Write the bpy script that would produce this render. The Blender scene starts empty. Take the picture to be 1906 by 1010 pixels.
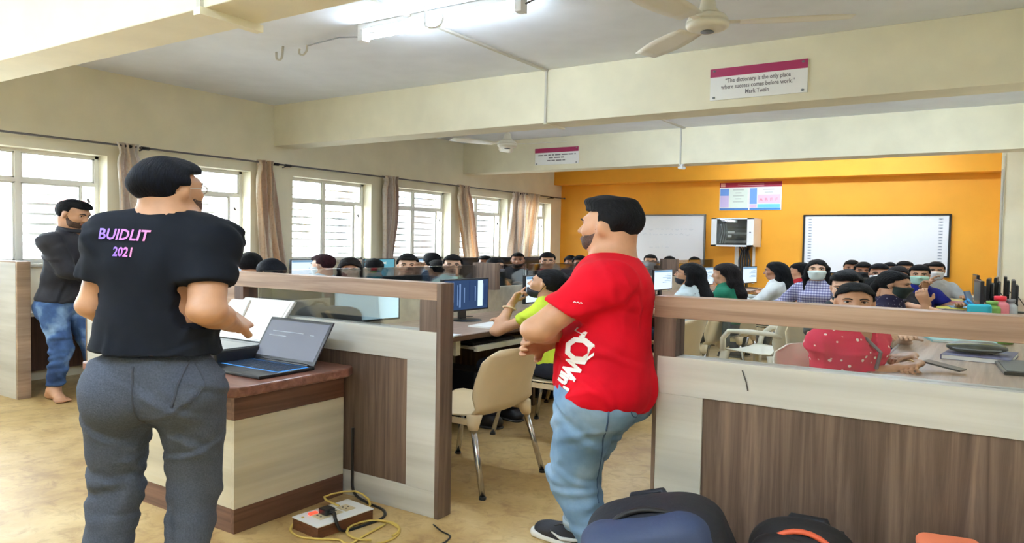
import bpy, math, random
import numpy as np
from mathutils import Matrix, Vector
from mathutils.bvhtree import BVHTree

random.seed(7)
RNG = np.random.default_rng(7)
SC = bpy.context.scene
COL = SC.collection
PI = math.pi
# All dimensions below are metres.  The room of the photograph is broad for its height, so every
# plan dimension (x and y) is built WIDE times its nominal size; heights are kept as written.
WIDE = 1.43

# ------------------------------------------------------------------ camera, sky, lights, exposure
def setup_camera():
    yaw, pitch, roll = .580152, .0381383, .0180936
    f = Vector((-math.sin(yaw)*math.cos(pitch), math.cos(yaw)*math.cos(pitch), -math.sin(pitch)))
    r = Vector((math.cos(yaw), math.sin(yaw), 0)); u = r.cross(f)
    c, s = math.cos(roll), math.sin(roll)
    R = c*r + s*u; U = c*u - s*r
    cam = bpy.data.cameras.new('camera'); co = bpy.data.objects.new('camera', cam); COL.objects.link(co)
    cam.sensor_width = 36.0; cam.sensor_fit = 'HORIZONTAL'; cam.lens = 36*1384.436/1906
    cam.clip_start = .02; cam.clip_end = 300
    m = Matrix(((R.x, U.x, -f.x, 0), (R.y, U.y, -f.y, 0), (R.z, U.z, -f.z, 1.45), (0, 0, 0, 1)))
    co.matrix_world = m
    SC.camera = co
setup_camera()

SC.view_settings.view_transform = 'Standard'; SC.view_settings.look = 'None'
SC.view_settings.gamma = 1.0; SC.view_settings.use_curve_mapping = False
SC.view_settings.exposure = 1.75
SC.cycles.use_denoising = True
SC.cycles.max_bounces = 9; SC.cycles.diffuse_bounces = 6; SC.cycles.glossy_bounces = 3
SC.cycles.transparent_max_bounces = 12; SC.cycles.transmission_bounces = 4
SC.cycles.sample_clamp_indirect = 6.0
SC.cycles.caustics_reflective = False; SC.cycles.caustics_refractive = False

W = bpy.data.worlds.new('world'); SC.world = W; W.use_nodes = True
_n = W.node_tree.nodes; _n.clear()
_bg = _n.new('ShaderNodeBackground'); _out = _n.new('ShaderNodeOutputWorld')
_bg.inputs[0].default_value = (.80, .91, 1.0, 1); _bg.inputs[1].default_value = 9.0      # bright overcast sky
W.node_tree.links.new(_bg.outputs[0], _out.inputs[0])
TUBE_POWER = 37.0        # emission strength of the fluorescent tubes

# ------------------------------------------------------------------ colours and materials
def lin(c):
    c = c/255.0
    return c/12.92 if c <= .04045 else ((c+.055)/1.055)**2.4
def rgb(r, g, b): return (lin(r), lin(g), lin(b), 1.0)
MATS = {}
def M(name, col=(200, 200, 200), rough=.6, metal=0.0, noise=0.0, nscale=8.0, stretch=(1, 1, 1), bump=0.0, bscale=60.0,
      col2=None, spec=.5, emit=None, estr=0.0, alpha=1.0, coat=0.0, sss=0.0):
    if name in MATS: return MATS[name]
    m = bpy.data.materials.new(name); m.use_nodes = True; MATS[name] = m
    nt = m.node_tree; n = nt.nodes; l = nt.links
    b = n['Principled BSDF']
    b.inputs['Base Color'].default_value = rgb(*col); b.inputs['Roughness'].default_value = rough
    b.inputs['Metallic'].default_value = metal; b.inputs['Specular IOR Level'].default_value = spec
    if coat: b.inputs['Coat Weight'].default_value = coat; b.inputs['Coat Roughness'].default_value = .15
    if emit: b.inputs['Emission Color'].default_value = rgb(*emit); b.inputs['Emission Strength'].default_value = estr
    if noise or bump:
        tc = n.new('ShaderNodeTexCoord'); mp = n.new('ShaderNodeMapping'); mp.inputs['Scale'].default_value = stretch
        l.new(tc.outputs['Object'], mp.inputs[0])
    if noise:
        nz = n.new('ShaderNodeTexNoise'); nz.inputs['Scale'].default_value = nscale; nz.inputs['Detail'].default_value = 4
        l.new(mp.outputs[0], nz.inputs['Vector'])
        r = n.new('ShaderNodeValToRGB'); l.new(nz.outputs[0], r.inputs[0])
        c2 = col2 or tuple(max(0, x*(1-noise)) for x in col)
        r.color_ramp.elements[0].position = .32; r.color_ramp.elements[1].position = .68
        r.color_ramp.elements[0].color = rgb(*c2); r.color_ramp.elements[1].color = rgb(*col)
        l.new(r.outputs[0], b.inputs['Base Color'])
    if bump:
        nb = n.new('ShaderNodeTexNoise'); nb.inputs['Scale'].default_value = bscale; nb.inputs['Detail'].default_value = 5
        l.new(mp.outputs[0], nb.inputs['Vector'])
        bp = n.new('ShaderNodeBump'); bp.inputs['Strength'].default_value = bump; bp.inputs['Distance'].default_value = .01
        l.new(nb.outputs[0], bp.inputs['Height']); l.new(bp.outputs[0], b.inputs['Normal'])
    return m

def ramp(n, l, src, stops):
    r = n.new('ShaderNodeValToRGB'); e = r.color_ramp.elements
    while len(e) < len(stops): e.new(.5)
    for el, (p, c) in zip(e, stops): el.position = p; el.color = rgb(*c)
    l.new(src, r.inputs[0]); return r.outputs[0]

def wood(name, axis, dark, mid, light, rough=.45, scale=1.0):
    """laminate with streaky grain running along one axis (0 x, 1 y, 2 z)"""
    if name in MATS: return MATS[name]
    m = bpy.data.materials.new(name); m.use_nodes = True; MATS[name] = m
    n = m.node_tree.nodes; l = m.node_tree.links; b = n['Principled BSDF']; b.inputs['Roughness'].default_value = rough
    tc = n.new('ShaderNodeTexCoord'); mp = n.new('ShaderNodeMapping')
    s = [26*scale]*3; s[axis] = 1.1*scale; mp.inputs['Scale'].default_value = s
    l.new(tc.outputs['Object'], mp.inputs[0])
    nz = n.new('ShaderNodeTexNoise'); nz.inputs['Scale'].default_value = 1.0; nz.inputs['Detail'].default_value = 6
    nz.inputs['Roughness'].default_value = .62; nz.inputs['Distortion'].default_value = .6
    l.new(mp.outputs[0], nz.inputs['Vector'])
    c1 = ramp(n, l, nz.outputs[0], [(.28, dark), (.5, mid), (.72, light)])
    mp2 = n.new('ShaderNodeMapping'); s2 = [5.5*scale]*3; s2[axis] = .35*scale; mp2.inputs['Scale'].default_value = s2
    l.new(tc.outputs['Object'], mp2.inputs[0])
    nz2 = n.new('ShaderNodeTexNoise'); nz2.inputs['Scale'].default_value = 1.0; nz2.inputs['Detail'].default_value = 3
    l.new(mp2.outputs[0], nz2.inputs['Vector'])
    c2 = ramp(n, l, nz2.outputs[0], [(.3, (150, 150, 150)), (.7, (255, 255, 255))])
    mx = n.new('ShaderNodeMix'); mx.data_type = 'RGBA'; mx.blend_type = 'MULTIPLY'; mx.inputs[0].default_value = .55
    l.new(c1, mx.inputs[6]); l.new(c2, mx.inputs[7]); l.new(mx.outputs[2], b.inputs['Base Color'])
    return m
BR = dict(dark=(84, 56, 44), mid=(122, 86, 68), light=(150, 112, 90))
wood_v = wood('brown_laminate_upright_grain', 2, (74, 57, 48), (112, 90, 76), (146, 121, 104))
wood_x = wood('brown_laminate_grain_along_x', 0, (92, 62, 50), (124, 88, 72), (146, 108, 90))
wood_y = wood('brown_laminate_grain_along_y', 1, (86, 58, 46), (118, 82, 66), (140, 102, 84))
wood_d = wood('dark_brown_laminate', 2, (62, 38, 28), (92, 60, 46), (116, 80, 62))
wood_l = wood('light_wood_edge', 1, (150, 122, 100), (178, 150, 126), (196, 168, 142))
wood_lx = wood('light_wood_rail', 0, (140, 108, 86), (172, 138, 114), (198, 166, 142))
desk_top = wood('desk_top_laminate', 1, (150, 120, 100), (184, 156, 136), (206, 182, 162), rough=.35)
cream = wood('cream_laminate', 0, (216, 212, 203), (223, 220, 212), (229, 226, 219), rough=.4)
cream2y = wood('cream_laminate_grain_along_y', 1, (220, 210, 184), (227, 218, 194), (232, 224, 204), rough=.4)
cream2 = wood('yellowish_cream_laminate', 0, (220, 210, 184), (227, 218, 194), (232, 224, 204), rough=.4)
m_wall = M('cream_wall_paint', (238, 231, 206), .75, noise=.04, nscale=2.5, bump=.08, bscale=90)
m_ceil = M('white_ceiling_paint', (236, 239, 244), .85, noise=.03, nscale=3, bump=.06, bscale=70)
m_beam = M('cream_beam_paint', (240, 233, 206), .7, noise=.04, nscale=3, bump=.06, bscale=80)
m_orange = M('orange_wall_paint', (246, 172, 44), .6, noise=.04, nscale=2, bump=.06, bscale=80)
m_white = M('white_paint', (235, 236, 236), .5)
m_frame = M('grey_cream_window_paint', (238, 236, 230), .5)
m_grille = M('window_grille_paint', (238, 238, 236), .5)
m_black = M('black_plastic', (24, 25, 28), .35)
m_dark = M('charcoal_plastic', (52, 56, 62), .45)
m_grey = M('grey_plastic', (120, 124, 128), .5)
m_chrome = M('chrome_tube', (205, 205, 208), .18, metal=1.0)
m_plast = M('beige_moulded_plastic', (226, 204, 166), .42, noise=.03, nscale=6)
m_wplast = M('off_white_plastic', (232, 226, 210), .4)
m_rail = M('dark_metal_rail', (96, 92, 92), .4, metal=.5)
m_pvc = M('pvc_conduit', (200, 196, 184), .5)
m_fan = M('cream_enamel', (232, 228, 214), .3)
m_sill = M('sill_stone', (200, 192, 176), .5, noise=.1, nscale=20)
m_paper = M('white_paper', (244, 244, 242), .7)
m_maroon = M('maroon_print', (168, 40, 92), .5)
m_print = M('grey_print', (132, 128, 132), .7)
m_wb = M('whiteboard_enamel', (246, 248, 252), .22)

def mat_floor():
    m = bpy.data.materials.new('mottled_tan_stone_floor'); m.use_nodes = True
    n = m.node_tree.nodes; l = m.node_tree.links; b = n['Principled BSDF']
    tc = n.new('ShaderNodeTexCoord')
    a = n.new('ShaderNodeTexNoise'); a.inputs['Scale'].default_value = 1.1; a.inputs['Detail'].default_value = 7; a.inputs['Roughness'].default_value = .62
    l.new(tc.outputs['Object'], a.inputs['Vector'])
    c1 = ramp(n, l, a.outputs[0], [(.30, (150, 116, 68)), (.46, (188, 158, 106)), (.58, (206, 180, 130)), (.75, (222, 204, 164))])
    v = n.new('ShaderNodeTexNoise'); v.inputs['Scale'].default_value = 9; v.inputs['Detail'].default_value = 6; v.inputs['Roughness'].default_value = .7
    v.inputs['Distortion'].default_value = .8
    l.new(tc.outputs['Object'], v.inputs['Vector'])
    c2 = ramp(n, l, v.outputs[0], [(.32, (188, 160, 122)), (.52, (255, 252, 244))])
    mx = n.new('ShaderNodeMix'); mx.data_type = 'RGBA'; mx.blend_type = 'MULTIPLY'; mx.inputs[0].default_value = .6
    l.new(c1, mx.inputs[6]); l.new(c2, mx.inputs[7]); l.new(mx.outputs[2], b.inputs['Base Color'])
    rr = n.new('ShaderNodeMapRange'); rr.inputs[3].default_value = .34; rr.inputs[4].default_value = .55
    l.new(v.outputs[0], rr.inputs[0]); l.new(rr.outputs[0], b.inputs['Roughness'])
    return m
m_floor = mat_floor()

def mat_glass(name, tint=(250, 252, 252), refl=.08):
    m = bpy.data.materials.new(name); m.use_nodes = True
    n = m.node_tree.nodes; l = m.node_tree.links; n.remove(n['Principled BSDF'])
    t = n.new('ShaderNodeBsdfTransparent'); t.inputs[0].default_value = rgb(*tint)
    g = n.new('ShaderNodeBsdfGlossy'); g.inputs['Roughness'].default_value = .02
    fr = n.new('ShaderNodeFresnel'); fr.inputs[0].default_value = 1.45
    mx = n.new('ShaderNodeMixShader'); mu = n.new('ShaderNodeMath'); mu.operation = 'MULTIPLY'; mu.inputs[1].default_value = .8
    l.new(fr.outputs[0], mu.inputs[0]); l.new(mu.outputs[0], mx.inputs[0])
    l.new(t.outputs[0], mx.inputs[1]); l.new(g.outputs[0], mx.inputs[2]); l.new(mx.outputs[0], n['Material Output'].inputs[0])
    return m
m_glass = mat_glass('clear_glass')
m_wglass = mat_glass('window_glass', (252, 253, 253))

def emis(name, col, s):
    if name in MATS: return MATS[name]
    m = bpy.data.materials.new(name); m.use_nodes = True; n = m.node_tree.nodes; n.remove(n['Principled BSDF'])
    e = n.new('ShaderNodeEmission'); e.inputs[0].default_value = rgb(*col); e.inputs[1].default_value = s if name == 'fluorescent_tube' else s*.5
    m.node_tree.links.new(e.outputs[0], n['Material Output'].inputs[0]); MATS[name] = m; return m
m_tube = emis('fluorescent_tube', (216, 236, 255), TUBE_POWER)
m_screen = emis('lit_screen_pale', (196, 232, 246), .9)
m_screen2 = emis('lit_screen_white', (206, 222, 238), .85)
m_screen_icon = emis('screen_icons', (60, 90, 110), .5)
m_screen_line = emis('screen_text', (120, 160, 190), .7)

# ------------------------------------------------------------------ mesh helpers
def cr(P, n=6):
    P = np.asarray(P, float); Q = np.vstack([2*P[0]-P[1], P, 2*P[-1]-P[-2]]); out = []
    for i in range(1, len(Q)-2):
        for t in np.linspace(0, 1, n, endpoint=False):
            a, b, c, d = Q[i-1], Q[i], Q[i+1], Q[i+2]
            out.append(.5*((2*b)+(c-a)*t+(2*a-5*b+4*c-d)*t*t+(3*b-a-3*c+d)*t**3))
    return np.array(out+[Q[-2]])
class MB:
    """mesh buffer in nominal metres; build() links it as ONE mesh object"""
    def __init__(s): s.v = []; s.f = []; s.mi = []; s.n = 0
    def add(s, v, f, mi=0):
        v = np.asarray(v, float).reshape(-1, 3)
        s.v.append(v); o = s.n
        if isinstance(f, np.ndarray): f = (f+o).tolist()
        else: f = [[i+o for i in q] for q in f]
        s.f += f; s.mi += [mi]*len(f); s.n += len(v); return s
    def box(s, x0, x1, y0, y1, z0, z1, mi=0):
        v = [(x, y, z) for x in (x0, x1) for y in (y0, y1) for z in (z0, z1)]
        return s.add(v, [(0, 1, 3, 2), (4, 6, 7, 5), (0, 4, 5, 1), (2, 3, 7, 6), (0, 2, 6, 4), (1, 5, 7, 3)], mi)
    def obox(s, c, ax, ay, az, hx, hy, hz, mi=0):
        c, ax, ay, az = map(np.asarray, (c, ax, ay, az))
        v = [c+ax*hx*i+ay*hy*j+az*hz*k for i in (-1, 1) for j in (-1, 1) for k in (-1, 1)]
        return s.add(v, [(0, 1, 3, 2), (4, 6, 7, 5), (0, 4, 5, 1), (2, 3, 7, 6), (0, 2, 6, 4), (1, 5, 7, 3)], mi)
    def tube(s, pts, r, n=8, mi=0, cap=True, flat=1.0):
        p = np.asarray(pts, float); k = len(p); r = np.broadcast_to(np.asarray(r, float), (k,))
        t = np.gradient(p, axis=0); t /= np.linalg.norm(t, axis=1)[:, None]+1e-12
        up = np.array([0, 0, 1.]) if abs(t[0][2]) < .9 else np.array([1., 0, 0])
        V = []
        for i in range(k):
            a = np.cross(t[i], up); a /= np.linalg.norm(a)+1e-12; b = np.cross(a, t[i]); up = b
            for j in range(n):
                th = 2*PI*j/n; V.append(p[i]+r[i]*(math.cos(th)*a+math.sin(th)*b*flat))
        F = [(i*n+j, i*n+(j+1) % n, (i+1)*n+(j+1) % n, (i+1)*n+j) for i in range(k-1) for j in range(n)]
        if cap: F += [tuple(range(n-1, -1, -1)), tuple(range((k-1)*n, k*n))]
        return s.add(V, F, mi)
    def lathe(s, prof, c=(0, 0, 0), n=24, mi=0, axis=2):
        V = []
        for (r, z) in prof:
            for j in range(n):
                th = 2*PI*j/n; q = [r*math.cos(th), r*math.sin(th), z]
                if axis == 1: q = [q[0], q[2], q[1]]
                if axis == 0: q = [q[2], q[0], q[1]]
                V.append(np.array(q)+c)
        k = len(prof)
        F = [(i*n+j, i*n+(j+1) % n, (i+1)*n+(j+1) % n, (i+1)*n+j) for i in range(k-1) for j in range(n)]
        if prof[0][0] > 1e-6: F.append(tuple(range(n-1, -1, -1)))
        if prof[-1][0] > 1e-6: F.append(tuple(range((k-1)*n, k*n)))
        return s.add(V, F, mi)
    def sheet(s, G, th, mi=0):
        """G (a,b,3) grid of points -> solid sheet of thickness th (offset along its normals)"""
        G = np.asarray(G, float); a, b = G.shape[:2]
        du = np.gradient(G, axis=0); dv = np.gradient(G, axis=1); nn = np.cross(du, dv); nn /= np.linalg.norm(nn, axis=2)[..., None]+1e-12
        top = G+nn*th/2; bot = G-nn*th/2
        V = np.concatenate([top.reshape(-1, 3), bot.reshape(-1, 3)]); o = a*b
        I = lambda i, j: i*b+j
        F = []
        for i in range(a-1):
            for j in range(b-1):
                q = (I(i, j), I(i+1, j), I(i+1, j+1), I(i, j+1)); F.append(q); F.append(tuple(o+x for x in reversed(q)))
        rim = [I(i, 0) for i in range(a)]+[I(a-1, j) for j in range(1, b)]+[I(i, b-1) for i in range(a-2, -1, -1)]+[I(0, j) for j in range(b-2, 0, -1)]
        for x, y in zip(rim, rim[1:]+rim[:1]): F.append((y, x, o+x, o+y))
        return s.add(V, F, mi)
    def ball(s, c, r, n=10, m=7, mi=0, R=None):
        r = np.broadcast_to(np.asarray(r, float), (3,)); V = []
        for i in range(m+1):
            ph = PI*i/m
            for j in range(n): V.append((math.sin(ph)*math.cos(2*PI*j/n), math.sin(ph)*math.sin(2*PI*j/n), -math.cos(ph)))
        V = np.array(V)*r
        if R is not None: V = V@np.asarray(R).T
        F = [(i*n+j, i*n+(j+1) % n, (i+1)*n+(j+1) % n, (i+1)*n+j) for i in range(m) for j in range(n)]
        return s.add(V+np.asarray(c), F, mi)
    def arrays(s): return np.concatenate(s.v), s.f
    def build(s, name, mats, parent=None, smooth=False, bevel=0, kind=None, label=None):
        V = np.concatenate(s.v)*np.array([WIDE, WIDE, 1.0])
        me = bpy.data.meshes.new(name); me.from_pydata(V.tolist(), [], s.f)
        if not isinstance(mats, (list, tuple)): mats = [mats]
        for m in mats: me.materials.append(m)
        if len(mats) > 1: me.polygons.foreach_set('material_index', s.mi)
        if smooth: me.polygons.foreach_set('use_smooth', [True]*len(s.f))
        me.validate(); me.update()
        o = bpy.data.objects.new(name, me); COL.objects.link(o)
        if parent is not None: o.parent = parent
        if bevel:
            b = o.modifiers.new('bevel', 'BEVEL'); b.width = bevel; b.segments = 2; b.limit_method = 'ANGLE'
        if kind: o['kind'] = kind
        if label: o['label'] = label
        return o

def thing(name, label, cat, loc=(0, 0, 0), rot=0.0, group=None):
    o = bpy.data.objects.new(name, None); COL.objects.link(o)
    o.location = (loc[0]*WIDE, loc[1]*WIDE, loc[2] if len(loc) > 2 else 0); o.rotation_euler = (0, 0, rot)
    o.empty_display_size = .1
    o['label'] = label; o['category'] = cat
    if group: o['group'] = group
    return o
def tag(o, label, cat, group=None):
    o['label'] = label; o['category'] = cat
    if group: o['group'] = group
    return o
def place(o, loc, rot=0):
    o.location = (loc[0]*WIDE, loc[1]*WIDE, loc[2] if len(loc) > 2 else 0); o.rotation_euler = (0, 0, rot); return o
def dup(root, loc, rot=0.0, label=None, group=None):
    r = root.copy(); COL.objects.link(r); place(r, loc, rot)
    if label: r['label'] = label
    if group: r['group'] = group
    def kids(a, b):
        for ch in list(a.children):
            c = ch.copy(); COL.objects.link(c); c.parent = b; kids(ch, c)
    kids(root, r)
    return r
def struct(name, mb, mats, parent=None, **k):
    o = mb.build(name, mats, parent, **k)
    if parent is None: o['kind'] = 'structure'
    return o
def text_mesh(s, size=1.0, align='CENTER', font_extrude=0.0, bold=0.0):
    cu = bpy.data.curves.new('lettering', 'FONT'); cu.body = s; cu.align_x = align; cu.size = size; cu.resolution_u = 2
    cu.offset = bold
    o = bpy.data.objects.new('lettering', cu); COL.objects.link(o)
    bpy.context.view_layer.update()
    me = bpy.data.meshes.new_from_object(o.evaluated_get(bpy.context.evaluated_depsgraph_get()))
    V = np.array([v.co[:] for v in me.vertices]); F = [list(p.vertices) for p in me.polygons]
    bpy.data.objects.remove(o); bpy.data.curves.remove(cu); bpy.data.meshes.remove(me)
    return V, F
def lettering(s, size, org, right, up, name, mat, parent, align='CENTER', bold=0.0, lift=(0, 0, 0)):
    V, F = text_mesh(s, size, align, bold=bold)
    org, right, up = map(np.asarray, (org, right, up))
    P = org+V[:, :1]*right+V[:, 1:2]*up+np.asarray(lift)
    return MB().add(P, F).build(name, mat, parent)

# ------------------------------------------------------------------ the room
XW, XR, YB, YF, ZC = -5.594, .34, 9.86, -1.6, 3.19       # window wall, right wall, orange wall, rear wall, ceiling
struct('floor', MB().box(XW-.3, XR+.2, YF-.2, YB+.2, -.1, 0), m_floor)
struct('ceiling', MB().box(XW-.3, XR+.2, YF-.2, YB+.2, ZC, ZC+.12), m_ceil)
ZS, ZT = 1.16, 2.30                                       # sill and head of the windows
WIN = [(-.75, .30), (.62, 1.67), (1.95, 3.00), (3.22, 4.27), (4.74, 5.79), (6.11, 7.16), (7.35, 8.40), (8.51, 9.56)]
wl = MB(); TH = .23
wl.box(XW-TH, XW, YF-.2, YB+.2, 0, ZS); wl.box(XW-TH, XW, YF-.2, YB+.2, ZT, ZC)
ys = [YF-.2]+[y for w in WIN for y in w]+[YB+.2]
for a, b in zip(ys[0::2], ys[1::2]): wl.box(XW-TH, XW, a, b, ZS, ZT)
struct('wall_left', wl, m_wall)
struct('wall_back', MB().box(XW-.3, XR+.2, YB, YB+.15, 0, ZC), m_orange)
struct('wall_right', MB().box(XR, XR+.15, YF-.2, YB+.2, 0, ZC), m_wall)
struct('wall_front', MB().box(XW-.3, XR+.2, YF-.15, YF, 0, ZC), m_wall)
# beams hanging below the ceiling
for k, (y0, y1) in enumerate([(-1.18, -.94), (1.69, 1.93), (4.52, 4.76), (7.39, 7.63)]):
    struct('trim_%d' % (k+1), MB().box(XW, XR, y0, y1, 2.66, ZC), m_beam, bevel=.006)
struct('trim_5', MB().box(XW, -.02, 9.64, YB, 2.70, ZC), m_orange, bevel=.006)
struct('trim_6', MB().box(-.02, XR, 9.45, YB, 0, ZC), m_wall, bevel=.006)     # column in the corner
struct('trim_7', MB().box(-.02, .0, 9.44, 9.452, 0, 2.7).box(.004, .012, 9.438, 9.452, .75, 2.9), m_pvc)

# windows: steel frame with transom, mullion, sashes, panes and an outside grille of level bars
XF = XW-.14
for k, (a, b) in enumerate(WIN):
    m = (a+b)/2-.03; zt = 1.99
    fr = MB(); t = .018
    fr.box(XF-.02, XF+.02, a, a+.03, ZS, ZT); fr.box(XF-.02, XF+.02, b-.03, b, ZS, ZT)
    fr.box(XF-.02, XF+.02, a, b, ZT-.03, ZT); fr.box(XF-.02, XF+.02, a, b, ZS, ZS+.03)
    w = struct('window_%d' % (k+1), fr, m_frame)
    MB().box(XF-.018, XF+.022, m-t, m+t, ZS+.03, ZT-.03).build('mullion', m_frame, w)
    MB().box(XF-.018, XF+.024, a+.03, b-.03, zt-.02, zt+.02).build('transom', m_frame, w)
    for (p, q, z0, z1, n) in [(a+.03, m-t, zt+.02, ZT-.03, 'top_light'), (m+t, b-.03, zt+.02, ZT-.03, 'top_light'), (a+.03, m-t, ZS+.03, zt-.02, 'casement'), (m+t, b-.13, ZS+.03, zt-.02, 'casement')]:
        s = MB(); e = .014
        s.box(XF-.012, XF+.012, p, p+e, z0, z1).box(XF-.012, XF+.012, q-e, q, z0, z1).box(XF-.012, XF+.012, p, q, z0, z0+e).box(XF-.012, XF+.012, p, q, z1-e, z1)
        so = s.build(n, m_frame, w)
        MB().box(XF-.002, XF+.002, p+e, q-e, z0+e, z1-e).build('pane', m_wglass, so)
    MB().box(XF-.015, XF+.02, b-.135, b-.122, ZS+.03, zt-.02).build('sash_post', m_frame, w)
    MB().tube([(XF+.03, b-.09, 1.84), (XF+.03, b-.075, 1.80)], .01, 6).build('window_latch', m_rail, w)
    for z in np.arange(ZS+.09, ZT-.02, .103):
        MB().box(XF-.075, XF-.061, a, b, z-.0125, z+.0125).build('grille_bar', m_grille, w)
    for y in (a+.02, (a+b)/2, b-.02): MB().box(XF-.082, XF-.075, y-.008, y+.008, ZS, ZT).build('grille_upright', m_grille, w)
    struct('trim_%d' % (20+k), MB().box(XW-.12, XW+.03, a-.02, b+.02, ZS-.03, ZS), m_sill, bevel=.004)
    # daylight through this opening: a portal that only guides sampling of the sky
    L = bpy.data.lights.new('daylight_portal', 'AREA'); L.shape = 'RECTANGLE'; L.size = (b-a)*WIDE; L.size_y = ZT-ZS
    L.cycles.is_portal = True
    lo = bpy.data.objects.new('daylight_portal', L); COL.objects.link(lo)
    lo.location = ((XF-.1)*WIDE, (a+b)/2*WIDE, (ZS+ZT)/2); lo.rotation_euler = (PI/2, 0, -PI/2)

# pale block of flats across the yard
def neighbour(loc, w, h, col, label, roofcol):
    t = thing('apartment_building', label, 'building', loc)
    MB().box(-1.5, 1.5, -w/2, w/2, -6, h).build('wall', M('pale_render_%d' % col[0], col, .8, noise=.06, nscale=2), t)
    MB().box(-1.7, 1.7, -w/2-.2, w/2+.2, h, h+.25).build('roof', M('roof_slab_%d' % roofcol[0], roofcol, .8), t)
    for y in np.arange(-w/2+.7, w/2-.5, 1.5):
        for z in (-4.0, -1.8, .4):
            f = MB().box(1.5, 1.54, y-.4, y+.4, z, z+1.1).build('window', m_white, t)
            MB().box(1.53, 1.545, y-.33, y+.33, z+.07, z+1.03).build('pane', M('far_glass', (214, 218, 222), .2), f)
neighbour((-17, 5.5), 5.5, 2.2, (214, 208, 200), 'pale low building beyond the left windows', (170, 110, 100))
neighbour((-21, 13.0), 7, 3.0, (226, 214, 208), 'pinkish taller building farther right beyond the windows', (150, 150, 150))
struct('ground', MB().box(-60, XW-.3, -30, 60, -6.2, -6), M('yard_concrete', (186, 182, 172), .9, noise=.1, nscale=1))

# curtain rail with joints and gathered curtains
t = thing('curtain_rail', 'dark metal curtain rail running above all the windows', 'rail', (0, 0, 0))
XC = XW+.075; ZR = 2.415
MB().tube([(XC, 1.80, ZR), (XC, 9.80, ZR+.012)], .011, 8).build('rod', m_rail, t, smooth=True)
for y in (1.9, 3.25, 3.12, 4.48, 4.62, 5.98, 7.3, 8.6, 9.45):
    MB().tube([(XC, y-.03, ZR), (XC, y+.03, ZR)], .019, 8).build('joint', m_black, t)
    MB().tube([(XW, y, ZR-.02), (XC, y, ZR)], .007, 6).build('bracket', m_rail, t)
MB().ball((XC, 9.82, ZR+.012), .02).build('finial', m_rail, t)

def mat_curtain(name, base, stripe, dark):
    m = bpy.data.materials.new(name); m.use_nodes = True; n = m.node_tree.nodes; l = m.node_tree.links; b = n['Principled BSDF']
    b.inputs['Roughness'].default_value = .9
    uv = n.new('ShaderNodeUVMap'); sp = n.new('ShaderNodeSeparateXYZ'); l.new(uv.outputs[0], sp.inputs[0])
    c = ramp(n, l, sp.outputs[0], [(0, base), (.10, stripe), (.2, base), (.33, dark), (.38, base), (.62, stripe), (.72, base), (.86, dark), (.92, base)])
    nz = n.new('ShaderNodeTexVoronoi'); nz.inputs['Scale'].default_value = 26
    tc = n.new('ShaderNodeTexCoord'); l.new(tc.outputs['Object'], nz.inputs['Vector'])
    c2 = ramp(n, l, nz.outputs['Distance'], [(.25, (222, 196, 172)), (.45, (255, 255, 255))])
    mx = n.new('ShaderNodeMix'); mx.data_type = 'RGBA'; mx.blend_type = 'MULTIPLY'; mx.inputs[0].default_value = .25
    l.new(c, mx.inputs[6]); l.new(c2, mx.inputs[7]); l.new(mx.outputs[2], b.inputs['Base Color'])
    tr = n.new('ShaderNodeBsdfTranslucent'); l.new(mx.outputs[2], tr.inputs[0])
    ms = n.new('ShaderNodeMixShader'); ms.inputs[0].default_value = .5
    l.new(b.outputs[0], ms.inputs[1]); l.new(tr.outputs[0], ms.inputs[2]); l.new(ms.outputs[0], n['Material Output'].inputs[0])
    return m
m_cur = mat_curtain('printed_curtain_cloth', (248, 244, 240), (246, 230, 212), (206, 184, 172))
m_cur2 = mat_curtain('tan_curtain_cloth', (248, 240, 226), (242, 216, 184), (210, 184, 166))
def curtain(y0, y1, b0, b1, label, mat, waist=None, folds=5, zb=.95, bulge=0.0, seed=0):
    """top span y0..y1 on the rail, bottom span b0..b1"""
    rg = np.random.default_rng(seed); nu, nv = 72, 40
    G = np.zeros((nv, nu, 3)); ph = rg.uniform(0, 6, 3)
    for i in range(nv):
        v = i/(nv-1); z = ZR+.03-v*(ZR+.03-zb); e = v**1.25
        a = y0*(1-e)+b0*e; b = y1*(1-e)+b1*e
        pinch = 1-.30*math.exp(-((v-.06)/.05)**2)
        if waist: pinch *= 1-waist[1]*math.exp(-((v-waist[0])/.16)**2)
        mid = (a+b)/2; a = mid+(a-mid)*pinch; b = mid+(b-mid)*pinch
        u = np.linspace(0, 1, nu); amp = .030+.012*math.sin(5*v+ph[0])
        G[i, :, 1] = a+(b-a)*u+bulge*math.sin(PI*v)+.006*np.sin(9*u+7*v+ph[1])
        G[i, :, 0] = XC+amp*np.sin(2*PI*folds*u+ph[2]+1.1*np.sin(3*v+ph[0]))+.010*np.sin(2*PI*folds*2.3*u+4*v)
        G[i, :, 2] = z+.012*np.sin(2*PI*folds*u)*(v > .97)
    mb = MB().sheet(G, .004)
    o = mb.build('curtain', mat, None, smooth=True)
    uvl = o.data.uv_layers.new(name='UVMap'); N = nu*nv
    for lp in o.data.loops:
        k = lp.vertex_index % N; uvl.data[lp.index].uv = ((k % nu)/(nu-1), 1-(k//nu)/(nv-1))
    tag(o, label, 'curtain')
    return o
curtain(3.01, 3.19, 3.05, 3.34, 'crumpled beige curtain beside the head of the man in black', m_cur, folds=4, seed=1, bulge=.02)
curtain(4.27, 4.47, 4.34, 4.64, 'beige curtain with orange border and dark stripe above the black hair at left', m_cur2, folds=4, seed=2)
curtain(5.88, 6.12, 5.90, 6.02, 'pinkish grey curtain bundled narrow between third and fourth windows', m_cur, folds=5, seed=3, waist=(.45, -.1), bulge=.02)
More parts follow.
